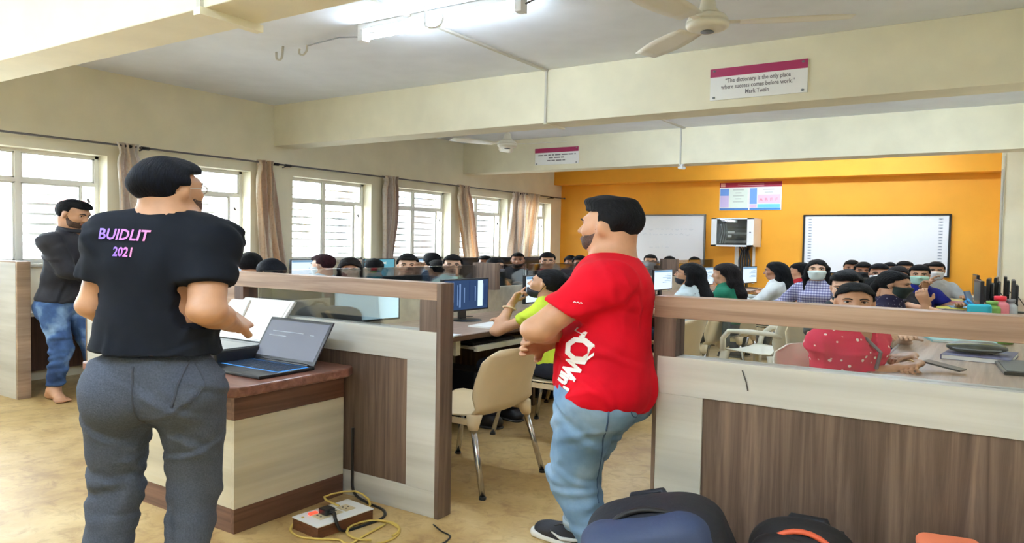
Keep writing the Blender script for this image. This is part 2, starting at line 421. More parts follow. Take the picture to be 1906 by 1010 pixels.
curtain(7.19, 7.44, 7.38, 7.70, 'striped tan curtain swept to the right at its foot', m_cur2, folds=5, seed=4)
curtain(8.38, 8.74, 8.34, 8.60, 'grey striped left half of the curtain pair near the orange wall', m_cur, folds=6, seed=5)
curtain(8.74, 9.10, 8.60, 8.84, 'patterned tan right half of the curtain pair near the orange wall', m_cur2, folds=5, seed=6, waist=(.8, .3))

# cable casing on the ceiling and down over the beams
t = thing('cable_casing', 'grey pvc cable casing crossing the ceiling and wrapping under the beams', 'conduit', (0, 0, 0))
xk = -2.70; q = .012
MB().box(xk-q, xk+q, 1.93, 4.52, ZC-.018, ZC).build('ceiling_run', m_pvc, t)
MB().box(xk-q*.6, xk+q*.6, 4.505, 4.52, 2.65, ZC).build('drop', m_pvc, t)
MB().box(xk-q, xk+q, 4.505, 4.775, 2.645, 2.66).build('under_run', m_beam, t)
MB().box(xk-.07, xk-.07+2*q, 4.76, 7.39, ZC-.018, ZC).build('ceiling_run', m_pvc, t)
MB().box(-2.79-q*.6, -2.79+q*.6, 7.375, 7.39, 2.65, ZC).build('drop', m_pvc, t)
MB().box(-2.50-.02, -2.50+.02, 1.67, 1.95, 2.62, 2.66).build('under_run', m_beam, t)
MB().box(-2.50-q, -2.50+q, 1.675, 1.69, 2.65, ZC).build('drop', m_pvc, t)

# fluorescent battens
def batten(x, y, label, lit=True):
    t = thing('tube_light', label, 'light', (x, y, 0))
    MB().box(-.53, .53, -.03, .03, ZC-.045, ZC).build('batten', m_white, t, bevel=.004)
    for sx in (-1, 1): MB().box(sx*.53-.02, sx*.53+.02, -.028, .028, ZC-.13, ZC).build('end_cap', m_white, t, bevel=.004)
    MB().tube([(-.51, 0, ZC-.10), (.51, 0, ZC-.10)], .019, 14).build('tube', m_tube if lit else m_white, t, smooth=True)
    return t
batten(-2.535, 3.095, 'lit fluorescent tube batten on the white ceiling, in full view')
batten(-2.55, 6.0, 'lit fluorescent batten hidden above the second beam')
batten(-2.35, 8.72, 'lit fluorescent batten in front of the orange wall')
batten(-1.1, 8.72, 'lit fluorescent batten over the large whiteboard')
batten(-.6, 5.9, 'lit fluorescent batten over the right desks')
batten(-2.5, .35, 'lit fluorescent batten near the camera side, left')
batten(-.6, .35, 'lit fluorescent batten near the camera side, right')
batten(-1.5, -.55, 'added fill tube batten behind the camera, middle')  # added unseen lamp, fills the podium and the black shirt
batten(-3.9, .35, 'added fill tube batten near the camera side, far left')  # second added fill lamp, brightens the podium from the near side
t = thing('tube_light', 'lit fluorescent batten fixed on the window wall beside the nearest beam', 'light', (XW+.04, 1.10, -.16))
MB().box(-.04, -.01, -.6, .6, 2.50, 2.56).build('batten', m_white, t); MB().tube([(.02, -.57, 2.53), (.02, .57, 2.53)], .019, 14).build('tube', m_tube, t, smooth=True)
for sy in (-1, 1): MB().box(-.04, .045, sy*.585-.02, sy*.585+.02, 2.495, 2.565).build('end_cap', m_white, t, bevel=.004)
# starter hook under the near batten, two wire hooks and the thin wire
t = thing('ceiling_wire', 'thin wire with a hook leading to the lit tube light', 'wire', (0, 0, 0))
MB().tube([(-3.05, 3.10, 3.10), (-3.3, 3.13, 3.15), (-3.64, 3.19, 3.165)], .005, 6).build('wire', m_grey, t)
MB().tube(cr([(-3.64, 3.19, 3.17), (-3.645, 3.19, 3.12), (-3.68, 3.19, 3.09), (-3.71, 3.19, 3.11), (-3.71, 3.19, 3.15)]), .007, 6).build('hook', m_pvc, t)
MB().tube([(-1.98, 3.10, 3.12), (-1.85, 3.09, 3.16), (-1.6, 3.05, 3.18)], .006, 6).build('wire', m_rail, t)
o = MB().tube(cr([(-3.84, 3.17, 3.19), (-3.85, 3.17, 3.10), (-3.87, 3.17, 3.075), (-3.90, 3.17, 3.09), (-3.905, 3.17, 3.15)]), .008, 6).build('ceiling_hook', m_pvc)
tag(o, 'bent steel hook on the ceiling left of the wire', 'hook')
o = MB().tube(cr([(-2.53, 3.0, 3.19), (-2.53, 3.0, 3.08), (-2.525, 3.0, 3.04), (-2.48, 3.0, 3.02), (-2.43, 3.0, 3.03), (-2.41, 3.0, 3.09), (-2.45, 3.0, 3.14)]), .009, 6).build('fan_hook', m_white)
tag(o, 'white ring hook hanging beside the lit tube', 'hook')

# ceiling fans
def fan(x, y, label, a0, zb=2.80):
    t = thing('ceiling_fan', label, 'fan', (x, y, 0), 0, 'ceiling fans')
    MB().lathe([(.028, ZC), (.05, ZC-.01), (.052, ZC-.05), (.03, ZC-.10), (.014, ZC-.13)], n=20).build('ceiling_canopy', m_fan, t, smooth=True)
    MB().tube([(0, 0, ZC-.1), (0, 0, zb+.1)], .013, 10).build('downrod', m_fan, t, smooth=True)
    MB().lathe([(.014, zb+.17), (.03, zb+.15), (.038, zb+.09), (.05, zb+.07), (.05, zb+.06)], n=20).build('lower_canopy', m_fan, t, smooth=True)
    MB().lathe([(.0, zb+.065), (.045, zb+.06), (.078, zb+.045), (.090, zb+.02), (.090, zb+.012), (.084, zb+.010), (.084, zb+.004), (.094, zb+.001), (.094, zb-.02), (.086, zb-.032), (.070, zb-.042), (.066, zb-.040), (.045, zb-.048), (.0, zb-.05)], n=32).build('motor', m_fan, t, smooth=True)
    MB().lathe([(.0, zb-.048), (.026, zb-.049), (.030, zb-.056), (.0, zb-.060)], n=16).build('hub_cap', m_grey, t, smooth=True)
    for k in range(3):
        a = a0+k*2*PI/3; ca, sa = math.cos(a), math.sin(a)
        G = np.zeros((8, 5, 3))
        for i in range(8):
            r = .14+i/7*.46; w = .055+.02*math.sin(i/7*PI)
            for j in range(5):
                s = (j/4-.5)*2*w; G[i, j] = (r*ca-s*sa, r*sa+s*ca, zb+.0+s*.18)
        MB().sheet(G, .004).build('blade', m_fan, t, smooth=True)
        MB().obox((.14*ca, .14*sa, zb+.004), (ca, sa, 0), (-sa, ca, 0), (0, 0, 1), .05, .018, .003).build('blade_bracket', m_fan, t)
    return t
fan(-1.12, 3.25, 'near cream ceiling fan above the quotation sign', .35, 2.86)
fan(-4.0, 5.98, 'small far cream ceiling fan beyond the long beam at left', .1)
fan(-1.19, 8.45, 'farthest fan, only its white motor bowl below the beam', .6, 2.85)

# small dome fittings under the second beam
t = thing('security_camera', 'small white camera fitting under the second beam', 'camera', (-2.79, 7.42, 0))
MB().lathe([(.0, 2.66), (.03, 2.66), (.03, 2.64), (0, 2.64)], n=14).build('base', m_white, t)
MB().tube([(0, 0, 2.645), (.01, -.02, 2.61)], .012, 8).build('neck', m_white, t)
MB().tube([(-.02, .0, 2.61), (.05, -.06, 2.595)], .022, 10).build('camera_body', m_white, t)

# quotation boards on the beams
def quote(x0, x1, y, z0, z1, lines, label, ls):
    t = thing('quotation_board', label, 'sign', ((x0+x1)/2, y, (z0+z1)/2)); w = (x1-x0)/2; h = (z1-z0)/2
    MB().box(-w, w, -.012, 0, -h, h).build('board', m_paper, t)
    MB().box(-w, w, -.014, -.011, h-.27*2*h, h).build('header_band', m_maroon, t)
    for sx in (-1, 1):
        for sz in (-1, 1): MB().lathe([(0, -.006), (.009, -.004), (.009, 0)], (sx*(w-.025), -.012, sz*(h-.02)), 10, axis=1).build('screw', m_grey, t)
    for k, s in enumerate(lines):
        if s:
            lettering(s, ls, (0, -.0135, h-.27*2*h-.055-k*ls*1.02), (.56, 0, 0), (0, 0, 1), 'lettering', m_print, t, bold=.001)
    return t
quote(-1.525, -.957, 4.52, 2.73, 3.0, ['\u201cThe dictionary is the only place', 'where success comes before work.\u201d', 'Mark Twain'], 'large maroon and white quotation board on the nearest long beam', .052)
q2 = quote(-4.545, -3.977, 7.39, 2.743, 3.013, [], 'small far maroon and white quotation board on the second beam', .05)
for k, (a, b) in enumerate([(-.24, .25), (-.10, .10), (-.12, .13)]):
    r = np.random.default_rng(k); x = a
    mb = MB()
    while x < b:
        w = r.uniform(.03, .08); mb.box(x, min(x+w, b), -.0135, -.012, .012-k*.045, .030-k*.045); x += w+.014
    mb.build('print_line', m_print, q2)

# ------------------------------------------------------------------ orange wall fittings
def whiteboard(x0, x1, z0, z1, label, frame, icons):
    t = thing('whiteboard', label, 'whiteboard', ((x0+x1)/2, YB, 0)); w = (x1-x0)/2
    MB().box(-w, w, -.022, 0, z0, z1).build('board', m_wb, t)
    f = .022
    for (a, b, c, d) in [(-w-f, w+f, z1, z1+f), (-w-f, w+f, z0-f, z0), (-w-f, -w, z0, z1), (w, w+f, z0, z1)]:
        MB().box(a, b, -.035, 0, c, d).build('frame_bar', frame, t, bevel=.003)
    return t
b2 = whiteboard(-2.06, -.50, 1.04, 2.03, 'large interactive whiteboard with thick black frame and icon columns', m_black, True)
for x in (-.72, .70):
    mb = MB()
    for k in range(18):
        z = 1.97-k*.05; mb.box(x-.022, x+.022, -.0235, -.0225, z-.013, z+.013); mb.box(x-.012, x+.012, -.0245, -.0235, z-.005, z+.005, 1)
    mb.build('icon_column', [M('icon_grey', (196, 202, 212), .5), M('icon_dark', (130, 140, 156), .5)], b2)
b1 = whiteboard(-4.62, -3.36, 1.12, 2.05, 'plain whiteboard with thin grey frame behind the man in red', m_grey, False)
for k, (z, a, b) in enumerate([(1.78, -.25, .45), (1.68, -.25, .45), (1.42, -.15, .15)]):
    r = np.random.default_rng(40+k); x = a; mb = MB()
    while x < b:
        w = r.uniform(.02, .07); mb.tube([(x, -.0235, z), (x+w*.5, -.0235, z+r.uniform(-.02, .02)), (x+w, -.0235, z)], .003, 4); x += w+.03
    mb.build('faint_writing', M('faint_marker', (206, 212, 224), .6), b1)

t = thing('notice_poster', 'two-panel printed notice with maroon header high on the orange wall', 'poster', (-2.76, YB-.003, 0))
MB().box(-.40, .40, -.01, 0, 2.145, 2.668).build('backing', m_paper, t)
def flat(name, x0, x1, z0, z1, col, lift=.011): return MB().box(x0, x1, -lift-.001, -.009, z0, z1).build(name, M('print_%d_%d_%d' % col, col, .6), t)
flat('header_band', -.40, .40, 2.575, 2.668, (158, 28, 62))
flat('crest', -.385, -.325, 2.585, 2.655, (232, 170, 160), .013)
flat('left_tab', -.39, -.275, 2.42, 2.55, (112, 160, 232)); flat('left_tab', -.39, -.275, 2.20, 2.42, (214, 200, 240))
flat('foot_band', -.395, -.02, 2.15, 2.185, (70, 128, 196)); flat('foot_band', .0, .39, 2.15, 2.185, (70, 140, 210))
flat('right_tab', .0, .09, 2.26, 2.55, (120, 172, 240)); flat('right_tab', .0, .09, 2.19, 2.25, (226, 196, 226))
flat('pink_panel', .10, .385, 2.27, 2.43, (248, 206, 226)); flat('cyan_panel', .10, .385, 2.19, 2.255, (120, 214, 236))
flat('pale_panel', -.27, -.03, 2.19, 2.55, (232, 246, 236))
for k, s in enumerate('ABEF'): lettering(s, .085, (.145+k*.065, -.0125, 2.31), (.8, 0, 0), (0, 0, 1), 'letter', M('pink_letters', (226, 110, 150), .6), t)
for k in range(5): flat('print_line', -.22+.03*(k % 2), -.08-.03*(k % 2), 2.52-k*.055, 2.528-k*.055, (150, 160, 160), .013)
for k in range(2): flat('print_line', .17+.02*k, .31-.02*k, 2.52-k*.05, 2.528-k*.05, (170, 178, 182), .013)
for k in range(2): flat('print_line', -.16+k*.0, .18, 2.63-k*.03, 2.64-k*.03, (214, 150, 160), .013)

t = thing('server_cabinet', 'white wall cabinet with dark glass door showing network gear, on the orange wall', 'cabinet', (-2.86, YB, 0))
x0, x1, z0, z1, D = -.28, .26, 1.46, 1.98, .36
case = MB(); e = .02
case.box(x0, x1, -D, 0, z1-e, z1).box(x0, x1, -D, 0, z0, z0+e).box(x0, x0+e, -D, 0, z0+e, z1-e).box(x1-e, x1, -D, 0, z0+e, z1-e).box(x0, x1, -e, 0, z0+e, z1-e)
case.build('case', M('beige_sheet_metal', (224, 214, 200), .5), t)
dr = MB().box(x0, x0+.07, -D-.02, -D, z0, z1).box(x1-.08, x1, -D-.02, -D, z0, z1).box(x0, x1, -D-.02, -D, z1-.02, z1).box(x0, x1, -D-.02, -D, z0, z0+.03).build('door', m_white, t)
MB().box(x0+.07, x1-.08, -D-.012, -D-.008, z0+.03, z1-.02).build('pane', m_glass, dr)
MB().lathe([(0, -.012), (.012, -.01), (.012, 0)], (x1-.04, -D-.02, 1.72), 10, axis=1).build('lock', m_grey, dr)
MB().box(x0+.03, x1-.03, -.30, -.05, z0+.03, z1-.03).build('rack', m_dark, t)
for k, z in enumerate((1.53, 1.60, 1.68, 1.78)):
    MB().box(x0+.12, x1-.10, -.325, -.30, z, z+.04).build('switch_unit', m_black if k % 2 else m_grey, t)
for (x, z, w) in ((-.10, 1.90, .14), (-.10, 1.70, .11), (-.08, 1.63, .05)): MB().box(x, x+w, -.335, -.325, z, z+.045).build('paper_label', m_paper, t)
for k in range(6):
    x = x0+.10+k*.015; MB().tube([(x, -.33, 1.88), (x+.02, -.34, 1.72), (x-.01, -.33, 1.52)], .006, 6).build('patch_cable', m_grey if k % 2 else m_black, t)
t2 = thing('cable_trunking', 'cables and white trunking dropping below the wall cabinet', 'conduit', (-2.80, YB, 0))
for x, w in ((-.13, .05), (.10, .03)): MB().box(x, x+w, -.03, 0, .78, 1.46).build('duct', m_white, t2)
for k in range(5): MB().tube([(-.06+k*.035, -.05, 1.46), (-.03+k*.02, -.06, 1.38), (-.07+k*.035, -.03, 1.2), (-.06+k*.03, -.03, .8)], .012, 6).build('cable', m_dark, t2)

# ------------------------------------------------------------------ implicit surfaces for soft shapes
def _norm(v): v = np.asarray(v, float); return v/(np.linalg.norm(v)+1e-12)
def rc(a, b, ra, rb=None):
    """tapered capsule"""
    a = np.asarray(a, float); b = np.asarray(b, float); rb = ra if rb is None else rb
    ba = b-a; bb = float(ba@ba)+1e-12
    lo = np.minimum(a-ra, b-rb); hi = np.maximum(a+ra, b+rb)
    def f(X, Y, Z):
        px, py, pz = X-a[0], Y-a[1], Z-a[2]
        t = np.clip((px*ba[0]+py*ba[1]+pz*ba[2])/bb, 0, 1)
        return np.sqrt((px-ba[0]*t)**2+(py-ba[1]*t)**2+(pz-ba[2]*t)**2)-(ra+(rb-ra)*t)
    return lo, hi, f
def el(c, r, R=None):
    """ellipsoid, R columns are its axes"""
    c = np.asarray(c, float); r = np.asarray(r, float); R = np.eye(3) if R is None else np.asarray(R, float)
    e = np.sqrt(((R*r)**2).sum(1)); lo, hi = c-e, c+e
    def f(X, Y, Z):
        px, py, pz = X-c[0], Y-c[1], Z-c[2]
        q = [R[0, i]*px+R[1, i]*py+R[2, i]*pz for i in range(3)]
        k0 = np.sqrt(sum((q[i]/r[i])**2 for i in range(3))); k1 = np.sqrt(sum((q[i]/r[i]**2)**2 for i in range(3)))
        return k0*(k0-1)/(k1+1e-9)
    return lo, hi, f
def rbox(c, h, rad, R=None):
    c = np.asarray(c, float); h = np.asarray(h, float); R = np.eye(3) if R is None else np.asarray(R, float)
    e = (np.abs(R)*h).sum(1); lo, hi = c-e, c+e
    def f(X, Y, Z):
        px, py, pz = X-c[0], Y-c[1], Z-c[2]
        d = [np.abs(R[0, i]*px+R[1, i]*py+R[2, i]*pz)-(h[i]-rad) for i in range(3)]
        out = np.sqrt(sum(np.maximum(x, 0)**2 for x in d)); ins = np.minimum(np.maximum(np.maximum(d[0], d[1]), d[2]), 0)
        return out+ins-rad
    return lo, hi, f
class Field:
    def __init__(s, prims, h, pad=.03):
        lo = np.min([p[0] for p in prims], axis=0)-pad; hi = np.max([p[1] for p in prims], axis=0)+pad
        s.h = h; s.lo = lo; n = np.ceil((hi-lo)/h).astype(int)+1; s.n = n
        s.ax = [lo[i]+h*np.arange(n[i]) for i in range(3)]; s.v = np.full(n, 1.0, np.float32)
    def sl(s, p, m):
        i0 = np.clip(np.floor((p[0]-m-s.lo)/s.h).astype(int), 0, s.n-1); i1 = np.clip(np.ceil((p[1]+m-s.lo)/s.h).astype(int)+1, 1, s.n)
        if (i1 <= i0).any(): return None
        q = tuple(slice(a, b) for a, b in zip(i0, i1))
        return q, s.ax[0][q[0]][:, None, None], s.ax[1][q[1]][None, :, None], s.ax[2][q[2]][None, None, :]
    def add(s, p, k=.02):
        w = s.sl(p, k+2*s.h)
        if w is None: return s
        q, X, Y, Z = w; d = p[2](X, Y, Z); v = s.v[q]
        if k > 0:
            hh = np.maximum(k-np.abs(v-d), 0)/k; s.v[q] = np.minimum(v, d)-hh*hh*k*.25
        else: s.v[q] = np.minimum(v, d)
        return s
    def cut(s, p, k=0):
        w = s.sl(p, .3)
        if w is None: return s
        q, X, Y, Z = w; s.v[q] = np.maximum(s.v[q], -p[2](X, Y, Z)); return s
    def full(s): return s.ax[0][:, None, None], s.ax[1][None, :, None], s.ax[2][None, None, :]
    def clip(s, f):
        """keep where f<0"""
        X, Y, Z = s.full(); s.v = np.maximum(s.v, f(X, Y, Z)).astype(np.float32); return s
    def mesh(s):
        v = s.v.copy(); big = 1.0
        for a in range(3):
            ix = [slice(None)]*3; ix[a] = 0; v[tuple(ix)] = big; ix[a] = -1; v[tuple(ix)] = big
        ins = v < 0
        c = np.zeros(tuple(s.n-1), np.int8)
        for i in (0, 1):
            for j in (0, 1):
                for k in (0, 1): c += ins[i:s.n[0]-1+i, j:s.n[1]-1+j, k:s.n[2]-1+k]
        act = (c > 0) & (c < 8); cells = np.argwhere(act)
        if len(cells) == 0: return np.zeros((0, 3)), np.zeros((0, 4), int)
        idx = np.full(act.shape, -1, np.int64); idx[act] = np.arange(len(cells))
        pos = np.zeros((len(cells), 3)); cnt = np.zeros(len(cells))
        cor = [(i, j, k) for i in (0, 1) for j in (0, 1) for k in (0, 1)]
        val = {q: v[cells[:, 0]+q[0], cells[:, 1]+q[1], cells[:, 2]+q[2]] for q in cor}
        for a in cor:
            for ax in range(3):
                if a[ax] == 0:
                    b = list(a); b[ax] = 1; b = tuple(b); va, vb = val[a], val[b]; x = (va < 0) != (vb < 0)
                    t = np.where(x, va/(va-vb+1e-20), 0); p = np.zeros((len(cells), 3)); p += a; p[:, ax] += t
                    pos[x] += p[x]; cnt += x
        V = s.lo+s.h*(cells+pos/cnt[:, None]); F = []
        for ax in range(3):
            o1, o2 = (ax+1) % 3, (ax+2) % 3
            A = [slice(None)]*3; B = [slice(None)]*3; A[ax] = slice(0, -1); B[ax] = slice(1, None)
            for o in (o1, o2): A[o] = slice(1, -1); B[o] = slice(1, -1)
            sa, sb = ins[tuple(A)], ins[tuple(B)]; e = np.argwhere(sa != sb); fl = sa[tuple(e.T)]
            off = np.zeros(3, int); off[o1] = 1; off[o2] = 1; e = e+off
            def g(d1, d2):
                q = e.copy(); q[:, o1] -= d1; q[:, o2] -= d2; return idx[q[:, 0], q[:, 1], q[:, 2]]
            Q = np.stack([g(1, 1), g(0, 1), g(0, 0), g(1, 0)], 1)
            Q[~fl] = Q[~fl][:, ::-1]; F.append(Q)
        F = np.concatenate(F); F = F[(F >= 0).all(1)]
        return V, F
def smooth_mesh(V, F, it=1, lam=.5):
    for _ in range(it):
        acc = np.zeros_like(V); cnt = np.zeros(len(V))
        for i in range(4):
            a, b = F[:, i], F[:, (i+1) % 4]
            np.add.at(acc, a, V[b]); np.add.at(cnt, a, 1); np.add.at(acc, b, V[a]); np.add.at(cnt, b, 1)
        V = V+(acc/np.maximum(cnt, 1)[:, None]-V)*lam
    return V
def normals(V, F):
    n = np.cross(V[F[:, 2]]-V[F[:, 0]], V[F[:, 3]]-V[F[:, 1]]); N = np.zeros_like(V)
    for i in range(4): np.add.at(N, F[:, i], n)
    return N/(np.linalg.norm(N, axis=1)[:, None]+1e-12)
def ripple(V, F, amp, freq, seed=0, stretch=(1, 1, 1), sharp=False):
    r = np.random.default_rng(seed); d = np.zeros(len(V)); P = V*np.asarray(stretch)
    for _ in range(7):
        k = r.normal(size=3)*freq; d += np.sin(P@k+r.uniform(0, 6))
    d /= 4
    if sharp: d = np.abs(d)*2-1
    return V+normals(V, F)*(amp*d)[:, None]
def folds(V, F, amp, seed=0, n=10):
    r = np.random.default_rng(seed); d = np.zeros(len(V)); N = normals(V, F)
    for _ in range(n):
        i = r.integers(len(V)); c = V[i]; nn = N[i]; ax = _norm(r.normal(size=3)*[1, 1, .8]); ax = _norm(ax-nn*(ax@nn)); cr = np.cross(ax, nn)
        q = V-c; al = q@ax; w = r.uniform(.009, .018); L = r.uniform(.06, .15); ac = q@cr+r.uniform(-.6, .6)*al**2/L*.5
        d += np.exp(-(al/L)**2-(q@nn/.08)**2)*(np.exp(-(ac/w)**2)-.8*np.exp(-((ac-w*1.9)/w)**2))
    return V+N*(amp*np.clip(d, -1.3, 1.3))[:, None]
def soft(name, prims, h, mat, parent, k=.02, post=None, sm=1, wr=None, cuts=(), clips=(), label=None):
    F = Field([p[0] if isinstance(p, list) else p for p in prims], h)
    for p in prims:
        if isinstance(p, list): F.add(p[0], p[1])
        else: F.add(p, k)
    for c in cuts: F.cut(c)
    for c in clips: F.clip(c)
    V, Q = F.mesh()
    if len(V) == 0: return None
    V = smooth_mesh(V, Q, sm)
    if wr: V = ripple(V, Q, *wr)
    if post: V = smooth_mesh(folds(V, Q, *post), Q, 1)
    return MB().add(V, Q).build(name, mat, parent, smooth=True, label=label)

# ------------------------------------------------------------------ end partitions with glass
def partition(x0, x1, y, name, label, openings, panels, uprights, posts, zt=1.235, th=.075):
    t = thing(name, label, 'partition', ((x0+x1)/2, y, 0)); cx = (x0+x1)/2
    A = lambda a, b, z0, z1, n, m, d0=0.0, d1=th, bv=.002: MB().box(a-cx, b-cx, d0, d1, z0, z1).build(n, m, t, bevel=bv)
    A(x0, x1-(.0205 if x1 < -1 else 0), zt-.09, zt, 'top_rail', wood_lx)
    A(x0+.012, x1-.012, .82, .98, 'middle_band', cream, .002)
    A(x0+.012, x1-.012, 0, .14, 'kick_board', cream, .002)
    for (a, b, z0, z1, m) in posts: A(a, b, z0, z1, 'post', m)
    for (a, b) in uprights: A(a, b, .14, .82, 'upright_board', cream, .002)
    for (a, b) in panels: A(a, b, .14, .82, 'wood_panel', wood_v, .008, th-.008, 0)
    for (a, b) in openings: MB().box(a-cx, b-cx, th/2-.003, th/2+.003, .98, zt-.09).build('glass_pane', m_glass, t)
    return t
partition(-4.14, -1.68, 2.10, 'end_partition', 'half-height glazed end partition behind the podium', [(-4.06, -2.99), (-2.75, -1.78)],
          [(-3.98, -2.99), (-2.86, -1.84)], [(-4.128, -3.98), (-2.99, -2.86), (-1.84, -1.692)],
          [(-4.14, -4.06, .98, 1.145, wood_v), (-2.99, -2.86, .98, 1.145, wood_lx), (-2.86, -2.80, .98, 1.145, wood_d), (-1.78, -1.70, .98, 1.145, wood_v), (-4.14, -4.128, 0, 1.145, wood_v), (-1.70, -1.68, 0, 1.235, wood_v)])
partition(-.862, XR, 2.10, 'end_partition', 'half-height glazed end partition of dark walnut at the right', [(-.793, .26)],
          [(-.708, XR)], [(-.85, -.708)],
          [(-.862, -.793, .98, 1.145, wood_v), (-.862, -.85, 0, .98, wood_v), (.26, XR, .98, 1.145, wood_v)])
t = thing('end_panel', 'tall pale end panel with wide brown edge at far left', 'partition', (-5.28, 2.13, 0))
MB().box(-.31, .26, 0, .035, 0, 1.20).build('board', cream, t)
MB().box(.262, .28, 0, .078, 0, 1.21).build('edge_board', wood_l, t, bevel=.003)
MB().box(-.31, .262, 0, .078, 1.20, 1.212).build('top_rail', wood_lx, t)
MB().box(-.31, .26, .035, .06, 0, .72).build('inner_board', wood_v, t)
# scratch on the right partition's band
o = MB().tube([(-.595, 2.0995, .955), (-.583, 2.0985, .91), (-.578, 2.0995, .875)], .002, 4).build('scratch', M('dark_scratch', (90, 84, 80), .8))
tag(o, 'thin dark scratch on the white band of the right partition', 'scratch')

# ------------------------------------------------------------------ podium
t = thing('podium', 'brown and cream laminate podium desk carrying the open laptop', 'desk', (-2.16, 1.587, 0))
xa, xb, yb_ = -.79, 0, .505
MB().box(xa+.01, xb-.01, .01, yb_, .12, .56).build('carcass', cream2, t)
for n, m, z0, z1 in (('kick_board', 'k', 0, .12), ('cream_board', 'c', .122, .56), ('apron', 'a', .562, .70)):
    mx = {'k': wood_x, 'c': cream2, 'a': wood_x}[m]; my = {'k': wood_y, 'c': cream2, 'a': wood_y}[m]
    MB().box(xa, xb-.018, 0, .018, z0, z1).build(n, mx, t); MB().box(xb-.018, xb, 0, yb_, z0, z1).build(n, cream2y if my is cream2 else my, t)
pts = []
for (cx, cy, a0) in ((.09-.06, -.09+.06, -PI/2),):
    for k in range(9): pts.append((cx+.06*math.cos(a0+k/8*PI/2), cy+.06*math.sin(a0+k/8*PI/2)))
pts = [(xa-.03, -.09)]+pts+[(.09, yb_-.06)]+[(.06, yb_-.01), (xa-.03, yb_-.01)]
N = len(pts); V = [(x, y, .70) for x, y in pts]+[(x, y, .75) for x, y in pts]
MB().add(V, [tuple(range(N-1, -1, -1)), tuple(range(N, 2*N))]+[(i, (i+1) % N, N+(i+1) % N, N+i) for i in range(N)]).build('podium_top', wood('podium_top_laminate', 0, (110, 66, 52), (140, 92, 76), (164, 118, 100), rough=.32), t, bevel=.01)

# laptop on the podium
t = thing('laptop', 'open black laptop with blue backlit keyboard on the podium', 'laptop', (-2.31, 1.79, .75))
MB().box(-.18, .18, -.125, .125, .002, .018).build('base', m_black, t, bevel=.004)
keys = MB()
for r in range(6):
    for c in range(15): keys.box(-.163+c*.0218, -.163+c*.0218+.0185, -.03+r*.022, -.03+r*.022+.018, .018, .0205)
kb = keys.build('keys', M('key_caps', (24, 34, 48), .5), t)
MB().box(-.168, .168, -.035, .105, .0178, .0186).build('backlight', M('keyboard_backlight', (30, 70, 110), .5, emit=(50, 140, 235), estr=.55), t)
MB().box(-.055, .055, -.115, -.045, .0178, .0186).build('touchpad', m_dark, t)
an = math.radians(24); ay = np.array([0, math.sin(an), math.cos(an)]); az = np.array([0, math.cos(an), -math.sin(an)])
hc = np.array([0, .122, .02])
lid = MB().obox(hc+ay*.122, (1, 0, 0), ay, az, .18, .122, .004).build('lid', m_black, t, bevel=.003)
MB().obox(hc+ay*.125-az*.0045, (1, 0, 0), ay, az, .168, .103, .0008).build('screen', M('dark_glossy_screen', (70, 74, 84), .12, spec=.8, emit=(96, 100, 112), estr=.30), lid)
for k, (a, b, w) in enumerate([(-.04, .165, .09), (-.09, .14, .05), (.1, .16, .012)]):
    MB().obox(hc+ay*b-az*.006+np.array([a, 0, 0]), (1, 0, 0), ay, az, w, .002, .0004).build('screen_text', M('dim_screen_text', (150, 156, 166), .4), lid)
MB().tube([(-.15, .122, .02), (.15, .122, .02)], .009, 8).build('hinge', m_black, t)

# printer with its white lid up
t = thing('printer', 'black printer with white lid raised behind the laptop', 'printer', (-2.68, 1.86, .75))
MB().box(-.21, .21, -.13, .13, 0, .085).build('body', m_black, t, bevel=.012)
MB().box(-.19, .19, -.14, -.12, .012, .04).build('paper_slot', m_dark, t, bevel=.004)
MB().box(-.02, .07, -.134, -.128, .05, .075).build('control_panel', m_grey, t)
MB().box(-.20, .20, -.12, .12, .084, .09).build('scan_bed', M('scan_glass', (90, 96, 100), .1), t)
an = math.radians(30); ay = np.array([0, math.sin(an), math.cos(an)]); az = np.array([0, math.cos(an), -math.sin(an)])
hc = np.array([0, .125, .09])
lid = MB().obox(hc+ay*.135, (1, 0, 0), ay, az, .205, .135, .008).build('lid', m_white, t, bevel=.004)
MB().obox(hc+ay*.135-az*.009, (1, 0, 0), ay, az, .19, .123, .002).build('white_pad', m_paper, lid)

# extension board with plugs and yellow flex on the floor
t = thing('extension_board', 'wooden extension board with white face, red switch and black plug', 'power strip', (-1.955, 1.85, 0), math.radians(-6))
MB().box(-.072, .072, -.12, .12, 0, .056).build('case', M('board_side_wood', (112, 66, 40), .5, noise=.3, nscale=30, stretch=(1, .1, 4)), t, bevel=.002)
MB().box(-.074, .074, -.122, .122, .056, .062).build('face_plate', m_white, t, bevel=.001)
for y in (-.055, .0, .055): 
    s = MB().box(-.028, .028, y-.022, y+.022, .062, .067).build('socket', M('yellowed_socket', (206, 192, 158), .5), t, bevel=.002)
    for (a, b) in ((-.01, -.007), (.01, -.007), (0, .01)): MB().lathe([(.004, 0), (.004, .0012), (0, .0012)], (a, y+b, .067), 8).build('socket_hole', m_black, s)
MB().box(-.045, -.03, -.075, -.045, .062, .072).build('switch', M('red_lit_switch', (230, 40, 30), .3, emit=(255, 60, 40), estr=.8), t)
pl = MB().box(-.022, .022, -.05, -.008, .067, .098).build('plug', m_black, t, bevel=.006)
MB().tube(cr([(.02, -.03, .085), (.05, -.035, .09), (.078, -.05, .07), (.088, -.03, .012), (.095, .05, .006), (.09, .15, .006), (.03, .205, .006), (-.08, .215, .008), (-.155, .215, .04), (-.165, .215, .16), (-.165, .215, .4)]), .006, 8).build('cord', m_black, pl)
m_flex = M('yellow_flex', (206, 178, 92), .5)
